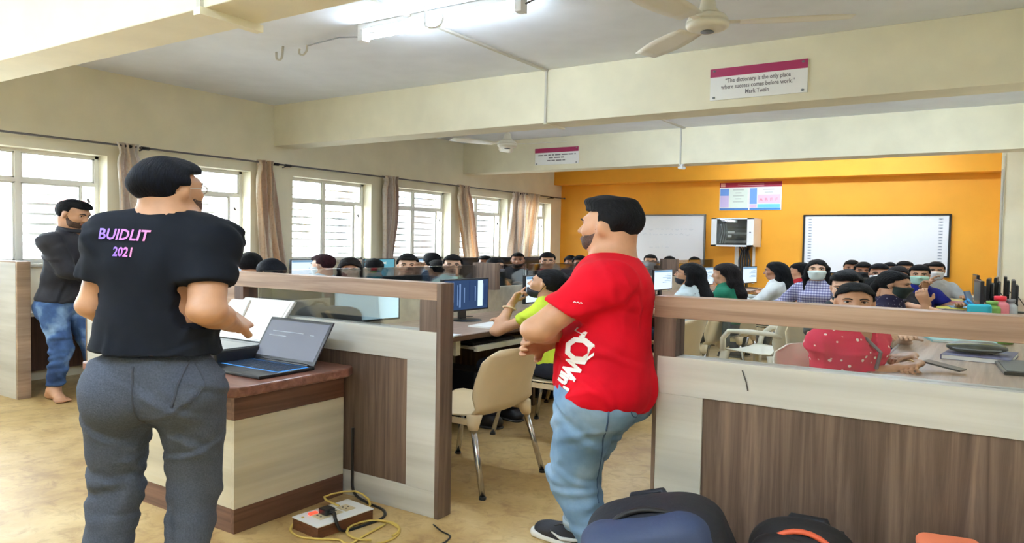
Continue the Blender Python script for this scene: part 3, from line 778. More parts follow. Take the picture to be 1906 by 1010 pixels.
def loop(c, r, a0, a1, n=16, z=.006, sq=1.0):
    return [(c[0]+r*math.cos(a0+(a1-a0)*k/(n-1)), c[1]+sq*r*math.sin(a0+(a1-a0)*k/(n-1)), z) for k in range(n)]
o = MB().tube(cr([(-2.0, 1.75, .064), (-2.05, 1.77, .03), (-2.03, 1.72, .006), (-1.94, 1.70, .006)]+loop((-1.80, 1.86), .11, -1.9, 2.9)+[(-1.95, 2.03, .03), (-2.03, 2.03, .08), (-2.09, 1.93, .07), (-1.98, 1.9, .066)], 3), .005, 6).tube(loop((-1.79, 1.88), .09, 0, 5.4, z=.012), .005, 6).tube(cr([(-1.80, 1.95, .006), (-1.78, 1.80, .006), (-1.74, 1.66, .006), (-1.60, 1.50, .006)]), .005, 6).build('power_flex', m_flex, smooth=True)
tag(o, 'tangled yellow flex coiled beside the extension board on the floor', 'cable')
o = MB().tube(cr([(-1.66, 2.05, .005), (-1.60, 2.02, .005), (-1.545, 2.0, .005), (-1.53, 1.93, .005), (-1.56, 1.88, .005)]), .0035, 6).build('thin_cable', m_black, smooth=True)
tag(o, 'thin dark cable curling on the floor at the foot of the partition', 'cable')

# ------------------------------------------------------------------ desk rows
# middle island
t = thing('desk_row', 'double island of light-topped desks running down the middle of the room', 'desk', (-3.03, 2.18, 0))
L = 7.1
MB().box(-.69, .685, 0, L, .722, .75).build('worktop', desk_top, t, bevel=.003)
MB().box(.685, .70, 0, L, .716, .752).build('edge_band', wood_y, t); MB().box(-.705, -.69, 0, L, .716, .752).build('edge_band', wood_y, t)
PITCH = .888
for k in range(8):
    y0 = k*PITCH; y1 = y0+PITCH-.006
    MB().box(-.02, .02, y0, y1, .75, 1.0).build('divider_panel', cream2, t, bevel=.002)
    MB().box(-.004, .004, y0+.01, y1-.01, 1.0, 1.225).build('glass_pane', m_glass, t)
    MB().box(-.62, .62, max(y0-.012, 0), y0+.012, 0, .722).build('leg_panel', wood_v, t)
    MB().box(-.015, .015, y0+.02, y1-.02, .10, .70).build('modesty_panel', cream2, t)
    for sx in (-1, 1):
        MB().box(sx*.62-.05, sx*.62+.05, y0+.012, y0+.05, .60, .722).build('bracket', cream2, t)
        tr = MB().box(sx*.52-.17, sx*.52+.17, y0+.16, y0+.78, .625, .64).build('keyboard_tray', cream2, t)
        MB().box(sx*.69-.012, sx*.69+.012, y0+.16, y0+.78, .612, .652).build('tray_lip', m_wplast, tr)
for y in (2.02, 5.42, 3.72): MB().box(-.03, .16, y-.03, y+.03, .99, 1.25).build('screen_post', wood_v, t)
# window row and right-hand row
t = thing('desk_row', 'long desk along the windows at left', 'desk', (-5.30, 2.20, 0))
MB().box(-.29, .25, 0, 7.2, .722, .75).build('worktop', desk_top, t); MB().box(.25, .264, 0, 7.2, .716, .752).build('edge_band', m_wplast, t)
for k in range(9): MB().box(-.28, .20, k*.89, k*.89+.024, 0, .722).build('leg_panel', wood_v, t)
MB().box(-.28, -.26, 0, 7.2, .1, .72).build('back_board', wood_d, t)
t = thing('desk_row', 'long desk against the right wall behind the right partition', 'desk', (-.03, 2.18, 0))
MB().box(-.385, .36, 0, 7.26, .722, .75).build('worktop', desk_top, t); MB().box(-.399, -.385, 0, 7.26, .716, .752).build('edge_band', wood_y, t)
for k in range(9): MB().box(-.33, .35, k*.9, k*.9+.024, 0, .722).build('leg_panel', wood_v, t)
MB().box(.33, .36, 0, 7.26, .1, .72).build('back_board', cream2, t)

# ------------------------------------------------------------------ monitors, keyboards, mice, towers
def monitor(screen, kind, up=0.0):
    n0 = len(COL.objects)
    t = thing('monitor', '', 'monitor', (0, 0, 0), 0, None)
    MB().box(-.225, .225, -.012, .012, .085, .375).build('bezel', m_black, t, bevel=.004)
    sc = MB().box(-.212, .212, .0115, .0135, .100, .362).build('screen', screen, t)
    if kind == 'icons':
        ic = MB()
        for k in range(7): ic.box(-.19+k*.034, -.175+k*.034, .0135, .014, .335, .345)
        ic.box(-.19, -.175, .0135, .014, .315, .325); ic.build('desktop_icons', m_screen_icon, sc)
    if kind == 'page':
        ic = MB().box(-.21, .21, .0135, .0139, .335, .36, 0)
        for k in range(6): ic.box(-.18, -.18+.1+.05*(k % 3), .0135, .0139, .30-k*.022, .306-k*.022)
        ic.build('page_text', m_screen_line, sc)
    if kind == 'stripes':  # window reflection painted onto the screen as coloured streaks
        r = np.random.default_rng(3); ic = MB()
        for k in range(16):
            x = r.uniform(-.20, .19); ic.box(x, x+r.uniform(.004, .016), .0135, .0139, r.uniform(.10, .2), r.uniform(.28, .36), k % 2)
        ic.box(-.16, -.11, .0135, .0140, .12, .355, 2)
        ic.build('reflection_streaks', [emis('scr_a', (120, 150, 196), .6), emis('scr_b', (52, 74, 118), .5), emis('scr_c', (206, 232, 244), .8)], sc)
    if kind == 'photo':
        r = np.random.default_rng(5); ic = MB()
        for k in range(14):
            x, z = r.uniform(-.1, .19), r.uniform(.11, .30); ic.box(x, x+r.uniform(.01, .05), .0135, .0139, z, z+r.uniform(.01, .05), k % 3)
        ic.build('wallpaper_shapes', [emis('scr_d', (150, 190, 190), .7), emis('scr_e', (60, 84, 100), .5), emis('scr_f', (226, 214, 200), .8)], sc)
    MB().box(-.13, .13, -.035, -.011, .14, .32).build('rear_housing', m_dark, t, bevel=.012)
    if up:
        for o in list(COL.objects)[n0:]:
            if o.parent is t: o.location.z = up
    MB().box(-.03, .03, -.035, -.012, .012, .19+up).build('neck', m_black, t, bevel=.004)
    MB().lathe([(0, .016), (.06, .015), (.105, .008), (.11, 0), (0, 0)], n=24).build('base', m_black, t, smooth=True)
    MB().tube([(-.02, -.035, .18), (-.03, -.08, .08), (-.08, -.10, .012), (-.2, -.10, .006)], .004, 5).build('cable', m_black, t)
    return t
P_ = {'icons': monitor(m_screen, 'icons'), 'page': monitor(m_screen2, 'page'), 'stripes': monitor(emis('blue_picture', (60, 84, 124), .5), 'stripes'),
      'dark': monitor(M('dark_screen_off', (34, 36, 42), .15), 'plain'),
      'tall_page': monitor(m_screen2, 'page', .07), 'tall_photo': monitor(emis('teal_picture', (96, 160, 178), .7), 'photo', .07), 'tall_dark': monitor(M('dark_screen_off'), 'plain', .07)}
_used = set()
def put_monitor(kind, x, y, face, label, z=.75, group=None):
    p = P_[kind]; rot = math.atan2(-face[0], face[1])
    if kind not in _used:
        _used.add(kind); o = place(p, (x, y, z), rot)
    else: o = dup(p, (x, y, z), rot)
    o['label'] = label
    if group: o['group'] = group
    return o
E1, W1, = (1, 0), (-1, 0)
put_monitor('icons', -2.80, 2.87, (1, -.12), 'pale blue desktop monitor seen through the left partition glass')
put_monitor('stripes', -2.80, 3.74, (1, -.05), 'monitor with dark blue picture and painted window-reflection streaks just right of the left partition')
put_monitor('page', -2.80, 4.67, (1, -.05), 'monitor behind the raised hand of the girl in lime')
put_monitor('page', -2.80, 5.55, E1, 'lit monitor on the island directly behind the man in red')
put_monitor('page', -2.74, 6.85, (1, -.02), 'lit monitor facing the girl with glasses and chin mask')
put_monitor('page', -2.74, 8.10, (1, -.05), 'lit monitor above the long black hair of two girls')
put_monitor('page', -2.70, 8.72, (1, -.1), 'lit monitor under the left side of the wall cabinet')
put_monitor('page', -2.52, 9.05, (1, -.1), 'last lit monitor of the island, left of the girl in white sweater')
for k, (y, lab) in enumerate([(2.78, 'black monitor back nearest the left partition'), (3.68, 'black monitor back under the eyes of the dark haired man'), (4.72, 'dark monitor back beside the orange shirt'),
                              (5.5, 'fourth monitor back along the far side of the island'), (6.45, 'monitor back under the man with glasses behind the lime girl'), (7.35, 'sixth monitor back along the far side of the island'), (8.25, 'last monitor back along the far side of the island')]):
    put_monitor('dark', -3.30, y, W1, lab)
for k, (y, kd, lab) in enumerate([(3.75, 'page', 'window-side monitor hidden behind two black heads at left'), (4.62, 'page', 'window-side monitor facing the man in pale shirt'), (5.52, 'photo', 'window-side monitor with teal wallpaper picture'), (6.08, 'page', 'window-side monitor between two black heads, pale screen'),
                                  (7.0, 'dark', 'dark window-side monitor under the striped curtain'), (7.75, 'dark', 'dark window-side monitor beside the bearded man in jacket'), (8.42, 'dark', 'window-side monitor nearest the orange wall')]):
    put_monitor('tall_'+kd, -5.22, y, E1, lab, z=.75)
for k, (x, y, f, lab) in enumerate([(-.13, 6.95, (-1, -.12), 'first tall monitor edge on the right desk, above the teal flask'), (-.07, 7.5, (-1, .02), 'second monitor edge on the right desk'), (-.02, 7.9, (-1, .02), 'third monitor edge on the right desk'), (.05, 8.3, (-1, 0), 'fourth monitor edge on the right desk'), (-.19, 8.6, (-1, -.1), 'farthest monitor edge on the right desk, left of the others'), (.10, 7.3, (-1, 0), 'monitor edge at the right frame behind the red-capped bottle')]):
    put_monitor('dark', x, y, f, lab, z=.752)
kb0 = thing('keyboard', 'black keyboard on the pull-out tray beside the beige chair', 'keyboard', (0, 0, 0))
MB().box(-.21, .21, -.07, .07, 0, .018).build('case', m_black, kb0, bevel=.003)
kk = MB()
for r in range(5):
    for c in range(16): kk.box(-.20+c*.025, -.18+c*.025, -.058+r*.024, -.039+r*.024, .018, .023)
kk.build('keys', m_dark, kb0)
place(kb0, (-2.46, 3.48, .64), -PI/2)
dup(kb0, (-2.50, 2.62, .64), -PI/2, 'black keyboard on the tray nearest the left partition')
dup(kb0, (-2.56, 4.6, .75), -PI/2, 'black keyboard in front of the girl in lime')
ms = thing('mouse', 'black mouse on the desk left of the girl in lime', 'mouse', (-2.50, 4.25, .75), .5)
soft('shell', [el((0, 0, .012), (.032, .055, .022))], .006, m_black, ms, clips=[lambda X, Y, Z: -Z+.001+0*X])
MB().tube([(0, .05, .012), (-.05, .2, .005), (-.2, .32, .005)], .003, 5).build('cord', m_black, ms)
for k, y in enumerate((2.5, 3.35, 4.25)):
    c = thing('computer_tower', ['black computer tower under the desk nearest the partition', 'black computer tower under the desk behind the beige chair', 'black computer tower under the desk by the girl in lime'][k], 'computer', (-2.58, y, .02), 0)
    MB().box(-.21, .21, -.09, .09, 0, .42).build('case', m_black, c, bevel=.005); MB().box(.21, .216, -.085, .085, .02, .41).build('front_panel', m_dark, c)
    MB().lathe([(0, .008), (.012, .006), (.012, 0)], (.216, 0, .34), 10, axis=0).build('power_button', m_grey, c)
# papers and phone on the near desk
def book(x, y, z, w, d, h, rot, col, label, cat='book', name='book'):
    t = thing(name, label, cat, (x, y, z), rot)
    MB().box(-w/2, w/2, -d/2, d/2, .002, h-.002).build('pages', m_paper, t)
    m = M('cover_%d_%d_%d' % col, col, .5)
    MB().box(-w/2-.003, w/2+.003, -d/2-.003, d/2+.003, h-.002, h).box(-w/2-.003, w/2+.003, -d/2-.003, d/2+.003, 0, .002).box(-w/2-.004, -w/2, -d/2-.003, d/2+.003, 0, h).build('cover', m, t)
    return t
book(-2.47, 3.62, .75, .21, .30, .012, .1, (240, 240, 238), 'white notebook on the desk edge in front of the streaked monitor', 'notebook', 'notebook')
o = MB().box(-.04, .04, -.085, .085, 0, .012).build('smartphone', m_grey, bevel=.004); place(o, (-2.44, 3.68, .765), .15); tag(o, 'grey phone lying on the white notebook', 'phone')
book(-2.42, 2.95, .75, .20, .28, .01, .2, (226, 230, 234), 'loose white papers behind the left partition glass', 'paper', 'paper_pad')
o = MB().tube([(-2.62, 2.75, .757), (-2.55, 2.85, .757), (-2.6, 2.98, .757), (-2.50, 3.02, .757)], .005, 6).build('white_cable', m_wplast, smooth=True); tag(o, 'white cable lying on the desk behind the partition glass', 'cable')
book(-2.25, 5.75, .75, .2, .28, .03, .1, (150, 60, 120), 'purple book on the desk by the girl with chin mask')

# ------------------------------------------------------------------ chairs
def chair_shell(w0=.205, armed=False):
    prof = np.array([(.235, .400), (.225, .432), (.19, .442), (.06, .436), (-.08, .430), (-.165, .440), (-.205, .480), (-.225, .56), (-.245, .66), (-.27, .76), (-.285, .815), (-.292, .838)])
    wid = np.array([.185, .20, .208, .212, .205, .200, .203, .212, .216, .210, .185, .120])
    tt = np.linspace(0, len(prof)-1, 34); i = np.minimum(tt.astype(int), len(prof)-2); f = (tt-i)[:, None]
    f = f*f*(3-2*f)*.5+f*.5
    P = prof[i]*(1-f)+prof[i+1]*f; Wd = wid[i]*(1-f[:, 0])+wid[i+1]*f[:, 0]
    G = np.zeros((34, 13, 3)); u = np.linspace(-1, 1, 13)
    for k in range(34):
        y, z = P[k]; back = min(max((z-.45)/.12, 0), 1)
        G[k, :, 0] = u*Wd[k]
        G[k, :, 1] = y+back*.045*u**2
        G[k, :, 2] = z+(1-back)*(.016*np.abs(u)**3-.006*(1-u**2))-back*.012*u**4*(z > .78)
    return G
ch = thing('plastic_chair', '', 'chair', (0, 0, 0))
MB().sheet(chair_shell(), .009).build('shell', m_plast, ch, smooth=True)
for sx in (-1, 1):
    for (ys_, yf, zt_) in ((.17, .215, .43), (-.17, -.235, .455)):
        MB().tube([(sx*.178, ys_, zt_), (sx*.19, ys_*1.02, zt_-.055), (sx*.194, ys_*1.04, zt_-.085)], [.034, .026, .02], 10).build('leg_socket', m_plast, ch, smooth=True)
        lg = MB().tube([(sx*.192, ys_*1.03, zt_-.07), (sx*.222, yf*1.06, .012)], .0125, 10).build('leg', m_chrome, ch, smooth=True)
        MB().tube([(sx*.2215, yf*1.06, .016), (sx*.2225, yf*1.06, 0)], .015, 10).build('rubber_foot', m_black, lg)
    MB().box(sx*.20-.006, sx*.20+.006, -.17, .17, .395, .432).build('side_skirt', m_plast, ch, bevel=.004)
ch['label'] = 'empty beige plastic chair with chrome legs in the gap between the partitions'
CHAIRS = [0]
def put_chair(x, y, face, label):
    rot = math.atan2(-face[0], face[1])
    if CHAIRS[0] == 0: o = place(ch, (x, y, 0), rot)
    else: o = dup(ch, (x, y, 0), rot)
    CHAIRS[0] += 1; o['label'] = label; o['group'] = 'beige plastic chairs'
    return o
put_chair(-1.92, 2.60, (-1, .02), 'empty beige plastic chair with chrome legs in the gap between the partitions')
ac = thing('plastic_armchair', 'white plastic armchair', 'chair', (0, 0, 0))
MB().sheet(chair_shell(), .008).build('shell', m_wplast, ac, smooth=True)
for sx in (-1, 1):
    MB().tube([(sx*.20, -.235, .62), (sx*.245, -.20, .655), (sx*.255, -.02, .655), (sx*.25, .12, .64), (sx*.235, .18, .56), (sx*.215, .19, .44)], [.018, .022, .024, .022, .02, .02], 8).build('armrest', m_wplast, ac, smooth=True)
    for (ys_, yf) in ((.185, .225), (-.17, -.25)):
        MB().tube([(sx*.19, ys_, .44), (sx*.215, (ys_+yf)/2, .25), (sx*.23, yf, .0)], [.034, .028, .022], 8).build('leg', m_wplast, ac, smooth=True)
ACH = [0]
def put_armchair(x, y, face, label):
    rot = math.atan2(-face[0], face[1]); o = place(ac, (x, y, 0), rot) if ACH[0] == 0 else dup(ac, (x, y, 0), rot)
    ACH[0] += 1; o['label'] = label; o['group'] = 'white plastic armchairs'; return o

# ------------------------------------------------------------------ people
def Rz(a): c, s = math.cos(a), math.sin(a); return np.array([[c, -s, 0], [s, c, 0], [0, 0, 1.]])
def Rx(a): c, s = math.cos(a), math.sin(a); return np.array([[1., 0, 0], [0, c, -s], [0, s, c]])
def Ry(a): c, s = math.cos(a), math.sin(a); return np.array([[c, 0, s], [0, 1., 0], [-s, 0, c]])
SKIN = {'fair': (222, 176, 146), 'tan': (196, 146, 112), 'brown': (164, 112, 82), 'deep': (128, 84, 62)}
def skin(k): return M('skin_'+k, SKIN[k], .5, noise=.08, nscale=14, bump=.04, bscale=120)
def hairmat(k='black'):
    c = {'black': (17, 16, 19), 'brownblack': (30, 22, 22), 'blueblack': (17, 20, 31), 'maroon': (62, 26, 34), 'grey': (90, 88, 90)}[k]
    return M('hair_'+k, c, .75, noise=.5, nscale=40, stretch=(3, .6, .6), bump=.9, bscale=60, spec=.18)
def cloth(name, col, noise=.10, bump=.22): return M('cloth_'+name, col, .85, noise=noise, nscale=9, bump=bump, bscale=14, spec=.2)
m_eyew = M('eye_white', (226, 222, 216), .3); m_iris = M('dark_iris', (24, 16, 14), .2)
m_brow = M('dark_brow', (24, 20, 20), .8)
def ik(a, c, l1, l2, pole):
    """elbow or knee between a and c"""
    a = np.asarray(a, float); c = np.asarray(c, float); d = c-a; L = np.linalg.norm(d); mx = (l1+l2)*.995
    if L > mx: c = a+d/L*mx; d = c-a; L = mx
    x = (l1*l1-l2*l2+L*L)/(2*L); h = math.sqrt(max(l1*l1-x*x, 0)); u = d/L
    p = np.asarray(pole, float)-a; p = p-u*(p@u); p = _norm(p)
    return a+u*x+p*h, c
def hand_prims(w, d, nrm, side, s=1.0, curl=.5, spread=1.0, point=False):
    """w wrist, d direction of the fingers, nrm palm normal, side +1 when the thumb is on +cross(d,nrm)"""
    d = _norm(d); nrm = _norm(np.asarray(nrm)-d*(np.asarray(nrm)@d)); t = np.cross(d, nrm)*side; P = []
    for k in (-1, -.33, .33, 1): P.append([rc(w+t*k*.016*s+d*.01*s, w+d*.085*s+t*k*.030*s, .016*s, .0125*s), .012])
    for k, (off, L, r) in enumerate([(.031, .070, .0095), (.010, .080, .0098), (-.011, .074, .0094), (-.031, .058, .0084)]):
        b = w+d*.088*s+t*off*s; c = curl*(1+.12*k)
        if point and k == 0: c = .12
        if point and k > 0: c = 1.25
        p = b; a = c*.55
        for j, f in enumerate((.46, .31, .23)):
            dd = d*math.cos(a)+nrm*math.sin(a)+t*off*.8*spread*(1 if j == 0 else .5); q = p+_norm(dd)*L*f*s
            P.append([rc(p, q, r*s*(1-.07*j), r*s*(1-.07*(j+1))), .004]); p = q; a += c*.85
    b = w+d*.025*s+t*.024*s; q = b+_norm(d*.55+t*.75+nrm*.35)*.042*s; e = q+_norm(d*.9+t*.15+nrm*.5)*.034*s
    P += [[rc(b, q, .0145*s, .0115*s), .010], [rc(q, e, .0112*s, .009*s), .004]]
    return P
def head_prims(c, R, s, fem=False):
    H = lambda x, y, z: c+R@(np.array([x, y, z])*s)
    j = .9 if fem else 1.0
    P = [[el(H(0, -.012, .032), np.array([.073, .092, .084])*s, R), .02],
         [el(H(0, .028, -.030), np.array([.060*j, .060, .078])*s, R), .03],
         [rc(H(-.028*j, .045, -.082), H(.028*j, .045, -.082), .026*s), .03],
         [el(H(0, .066, -.088), np.array([.020, .018, .018])*s, R), .02],
         [rc(H(-.036, .066, .030), H(.036, .066, .030), .014*s), .022],
         [el(H(-.040, .058, -.022), np.array([.022, .020, .022])*s, R), .02], [el(H(.040, .058, -.022), np.array([.022, .020, .022])*s, R), .02],
         [rc(H(0, .084, .014), H(0, .104, -.024), .0085*s, .0125*s), .010],
         [rc(H(-.013, .090, -.028), H(.013, .090, -.028), .0085*s), .008],
         [el(H(0, .083, -.056), np.array([.026, .012, .008])*s, R), .008], [el(H(0, .082, -.066), np.array([.022, .012, .008])*s, R), .008]]
    for x in (-1, 1):
        P.append([el(H(x*.074, -.008, .0), np.array([.010, .020, .032])*s, R@Rz(-x*.35)), .008])
        P.append([el(H(x*.072, -.002, -.026), np.array([.008, .010, .012])*s, R), .006])
    socket = [el(H(x*.033, .090, .010), np.array([.019, .016, .012])*s, R) for x in (-1, 1)]
    return P, socket, H
def head_surface(P, socket, H, R, x, z):
    ys = np.linspace(.14, .0, 71); pts = np.array([H(x, y, z) for y in ys]); v = np.full(len(ys), 1.0)
    for p, k in P:
        d = p[2](pts[:, 0], pts[:, 1], pts[:, 2]); hh = np.maximum(k-np.abs(v-d), 0)/k; v = np.minimum(v, d)-hh*hh*k*.25
    for q in socket: v = np.maximum(v, -q[2](pts[:, 0], pts[:, 1], pts[:, 2]))
    i = np.argmax(v < 0); return ys[i]
def toz(H, c, R, s):
    def f(X, Y, Z):
        q = [X-c[0], Y-c[1], Z-c[2]]
        return [(R[0, i]*q[0]+R[1, i]*q[1]+R[2, i]*q[2])/s for i in range(3)]
    return f

def person(label, head, face=(0, -1), look=(0, 0, 0), lean=(0, .03), sit=True, fem=False, sk='tan', hair='short', hairc='black', top='grey', topc=(120, 120, 120), sleeve=.55,
           bottom='dark_trousers', botc=(44, 48, 60), wr=None, wl=None, pr_=None, pl_=None, hand=(.5, .5), handn=None, palm=None, mask=None, beard=False, glasses=None, group=None,
           res=.011, build=1.0, twist=0.0, joints=None, hem=None, eyes=True, feet=None, coat=None, topmat=None, botmat=None, nape=-.055, vol=.0, collar=False, point=None, smile=0, hs=None, shirtres=None, trres=None, necklean=0, wrw=None, wlw=None, hz=None, lookcam=False, waist=.14, fold=1.0, legw=1.0, shw=None, legb=None, vneck=False):
    hs = hs or (.95 if fem else 1.0)
    zt = head[2]; a = math.atan2(-face[0], face[1]); Rw = Rz(a)[:2, :2]
    off = Rw@np.array(lean); base = (head[0]-off[0], head[1]-off[1], 0)
    T = thing('person', label, 'person', base, a, group)
    if lookcam:
        dv = np.array([0.-head[0], 0.-head[1]]); ca = math.degrees(math.atan2(-dv[0], dv[1])-a)
        look = (((ca+180) % 360-180)*(lookcam if lookcam is not True else .95)+look[0], look[1], look[2])
    def tol(w): q = Rw.T@np.array([w[0]-base[0], w[1]-base[1]]); return (q[0], q[1], w[2])
    if wrw is not None: wr = tol(wrw)
    if wlw is not None: wl = tol(wlw)
    Rh = Rz(math.radians(look[0]))@Rx(math.radians(look[1]))@Ry(math.radians(look[2]))
    hc = np.array([lean[0], lean[1], zt-.117*hs])
    nb = np.array([lean[0]*.86, lean[1]*.86-.012, zt-.262*hs-necklean])                       # base of the neck
    hz = hz or (.545 if sit else zt*.525)
    pel = np.array([0, 0, hz]); J = joints or {}
    sw = shw or (.130 if fem else .158)*(.5+.5*build)
    tw = Rz(math.radians(twist)); up = _norm(nb-pel); rx = tw@np.array([1., 0, 0]); rx = _norm(rx-up*(rx@up)); fw = np.cross(up, rx); RT = np.stack([rx, fw, up], 1)
    sh = nb-up*.082; S_ = {1: sh+rx*sw, -1: sh-rx*sw}
    b = build*(.90 if fem else 1.0); tl = np.linalg.norm(nb-pel)
    at_ = lambda t, x=0, y=0: pel+up*tl*t+rx*x+fw*y
    def torso(i):
        P = [[el(at_(.72), (.150*b+i, .098*b+i, .20), RT), .05], [el(at_(.36), (.138*b+i, .100*b+i, .19), RT), .06], [el(at_(.05), (.155*b+i+.006*(i > 0), .112*b+i+.008*(i > 0), .13+.04*(i > 0)), RT), .06],
             [rc(S_[-1]-up*.025, S_[1]-up*.025, .050*b+i), .05], [rc(nb-up*.035+rx*.02, S_[1], .038*b+i*.6, .046*b+i), .04], [rc(nb-up*.035-rx*.02, S_[-1], .038*b+i*.6, .046*b+i), .04]]
        if fem and i > 0: P += [[el(at_(.70, x*.062, .085), (.058, .05, .058), RT), .04] for x in (-1, 1)]
        if b > 1.1 and not fem: P.append([el(at_(.30, 0, .05), (.13*b, .085*b, .14), RT), .06])
        return P
    # arms
    l1, l2 = (.265, .235) if fem else (.285, .25)
    W = {1: wr, -1: wl}; PO = {1: pr_, -1: pl_}; E = {}; WR = {}
    for s in (1, -1):
        w = W[s]
        if w is None: w = (s*.13, .36, .80) if sit else (s*(sw+.05), .04, hz-.06)
        po = PO[s]
        if po is None: po = (s*.45, -.05, .55) if sit else (s*.35, -.5, hz+.1)
        E[s], WR[s] = ik(S_[s], w, l1, l2, po)
    ar = (.043 if fem else .050)*(.4+.6*b)
    body = []
    HP, SK, H = head_prims(hc, Rh, hs, fem)
    body += HP
    nr = (.046 if fem else .056)*(.5+.5*b)
    body += [[rc(hc+Rh@np.array([0, -.028, -.05])*hs, nb-up*.03, nr, nr*1.08), .03], [rc(nb-up*.035, S_[1], .034*b, .038*b), .03], [rc(nb-up*.035, S_[-1], .034*b, .038*b), .03]]
    body += [[p[0], p[1]] for p in torso(-.022)]
    for s in (1, -1):
        body += [[rc(S_[s], E[s], ar, ar*.86), .02], [rc(E[s], E[s]+(WR[s]-E[s])*.35, ar*.86, ar*.84), .02], [rc(E[s]+(WR[s]-E[s])*.3, WR[s], ar*.86, ar*.52), .02]]
        fd = WR[s]-E[s]; hd = fd; pn = np.array([0, .15, -1.])
        if handn and handn[0 if s == 1 else 1] is not None: hd = np.asarray(handn[0 if s == 1 else 1], float)
        if palm and palm[0 if s == 1 else 1] is not None: pn = np.asarray(palm[0 if s == 1 else 1], float)
        body += hand_prims(WR[s], hd, pn, -s if True else s, .92 if fem else 1.05, hand[0 if s == 1 else 1], point=(point == s))
    # legs
    if 'hip' in J: hip = {s: np.asarray(J['hip'][0 if s == 1 else 1], float) for s in (1, -1)}
    else: hip = {s: pel+np.array([s*.085*b, 0, -.02]) for s in (1, -1)}
    if 'ankle' in J: ank = {s: np.asarray(J['ankle'][0 if s == 1 else 1], float) for s in (1, -1)}
    else: ank = {s: np.array([s*.11, .36, .09]) if sit else np.array([s*.11, -.02, .09]) for s in (1, -1)}
    lk = (.42, .40) if not sit else (.40, .40); kn = {}
    sc = 1.0 if sit else hz/.92
    kp = J.get('kpole', {1: (.15, 2.0, 1.0), -1: (-.15, 2.0, 1.0)})
    for s in (1, -1): kn[s], ank[s] = ik(hip[s], ank[s], lk[0]*sc, lk[1]*sc, kp[s])
    fdir = J.get('foot', {1: (.15, 1, 0), -1: (-.15, 1, 0)})
    bb = legb or b; lr = (b if not sit else b*.92)*legw
    for s in (1, -1):
        body += [[rc(hip[s], kn[s], .065*lr, .045*lr), .03], [rc(kn[s], ank[s], .044*lr, .034), .02]]
        f = _norm(fdir[s]); h0 = ank[s].copy(); h0[2] = .035
        if feet == 'bare':
            body += [[rc(ank[s]-np.array([0, 0, .01]), h0-f*.03, .036, .034), .02], [rc(h0-f*.03, h0+f*.13-np.array([0, 0, .010]), .034, .026), .03], [rc(ank[s], h0+f*.09, .032, .024), .03]]
            tv = np.cross(f, [0, 0, 1.])
            for k in range(5): body.append([rc(h0+f*.11+tv*(k-2)*.017-np.array([0, 0, .014]), h0+f*(.175-.008*abs(k-(1 if s < 0 else 3)))+tv*(k-2)*.019-np.array([0, 0, .021]), .012, .0105), .006])
    F_ = Field([p[0] for p in body], res)
    for p in body: F_.add(p[0], p[1])
    for q in SK: F_.cut(q)
    V, Q = F_.mesh(); V = smooth_mesh(V, Q, 1, .4)
    MB().add(V, Q).build('body', skin(sk), T, smooth=True)
    # ---- face details
    hm = hairmat(hairc)
    if eyes:
        for x in (-1, 1):
            ex, ez = x*.033, .010; ey = head_surface(HP, SK, H, Rh, ex, ez)
            e = MB().ball((0, 0, 0), (.0145*hs, .010*hs, .0082*hs), 12, 8); v, f = e.arrays()
            m2 = MB().add(H(ex, ey-.004, ez)+v@Rh.T, f, 0); m2.ball(H(ex, ey+.0035, ez), np.array([.0065, .004, .0068])*hs, 10, 6, 1, Rh)
            m2.build('eye', [m_eyew, m_iris], T, smooth=True)
            pts = [];
            for bx, bz in ((.014, .026), (.026, .0315), (.040, .031), (.052, .025)):
                pts.append(H(x*bx, head_surface(HP, SK, H, Rh, x*bx, bz)+.002, bz))
            MB().tube(pts, np.array([.0035, .0048, .0042, .002])*hs, 6).build('eyebrow', m_brow, T, smooth=True)
            pts = [H(x*bx, head_surface(HP, SK, H, Rh, x*bx, bz)+.003, bz) for bx, bz in ((.018, .013), (.033, .0185), (.048, .013))]
            MB().tube(pts, .0018*hs, 5).build('eyelid', m_brow, T, smooth=True)
        if not mask or mask[0] == 'chin':
            pts = [H(mx_, head_surface(HP, SK, H, Rh, mx_, mz)+.0015, mz) for mx_, mz in ((-.026, -.060+smile), (-.012, -.0605), (0, -.062), (.012, -.0605), (.026, -.060+smile))]
            MB().tube(pts, np.array([.002, .006, .0065, .006, .002])*hs, 6).build('lips', M('lips_'+sk, tuple(int(v*.78) for v in SKIN[sk][:1])+tuple(int(v*.62) for v in SKIN[sk][1:]), .4), T, smooth=True)
    hx = toz(H, hc, Rh, hs)
    def region(cond): return lambda X, Y, Z: cond(*hx(X, Y, Z))
    hres = min(res, .0095)
    if beard:
        P = [[(p[0][0]-.006, p[0][1]+.006, (lambda f: lambda X, Y, Z: f(X, Y, Z)-.0028)(p[0][2])), p[1]] for p in HP[:7]+HP[9:11]]
        def c(x, y, z):
            lip = ((x/.024)**2+((z+.060)/.009)**2-1)*.01
            top = np.where(y < .034, .012-1.35*np.maximum(y, 0)-z, np.where(np.abs(x) < .030, -.044-z, -.036-.30*(y-.034)-z))
            back = np.where(z > -.035, y+.004, y+.012)
            return np.maximum(np.maximum(-top, -back), -lip)
        soft('beard', P, hres, M('beard_stubble', (52, 40, 36), .85, noise=.5, nscale=150, col2=(92, 66, 54)), T, clips=[region(c)], sm=1)
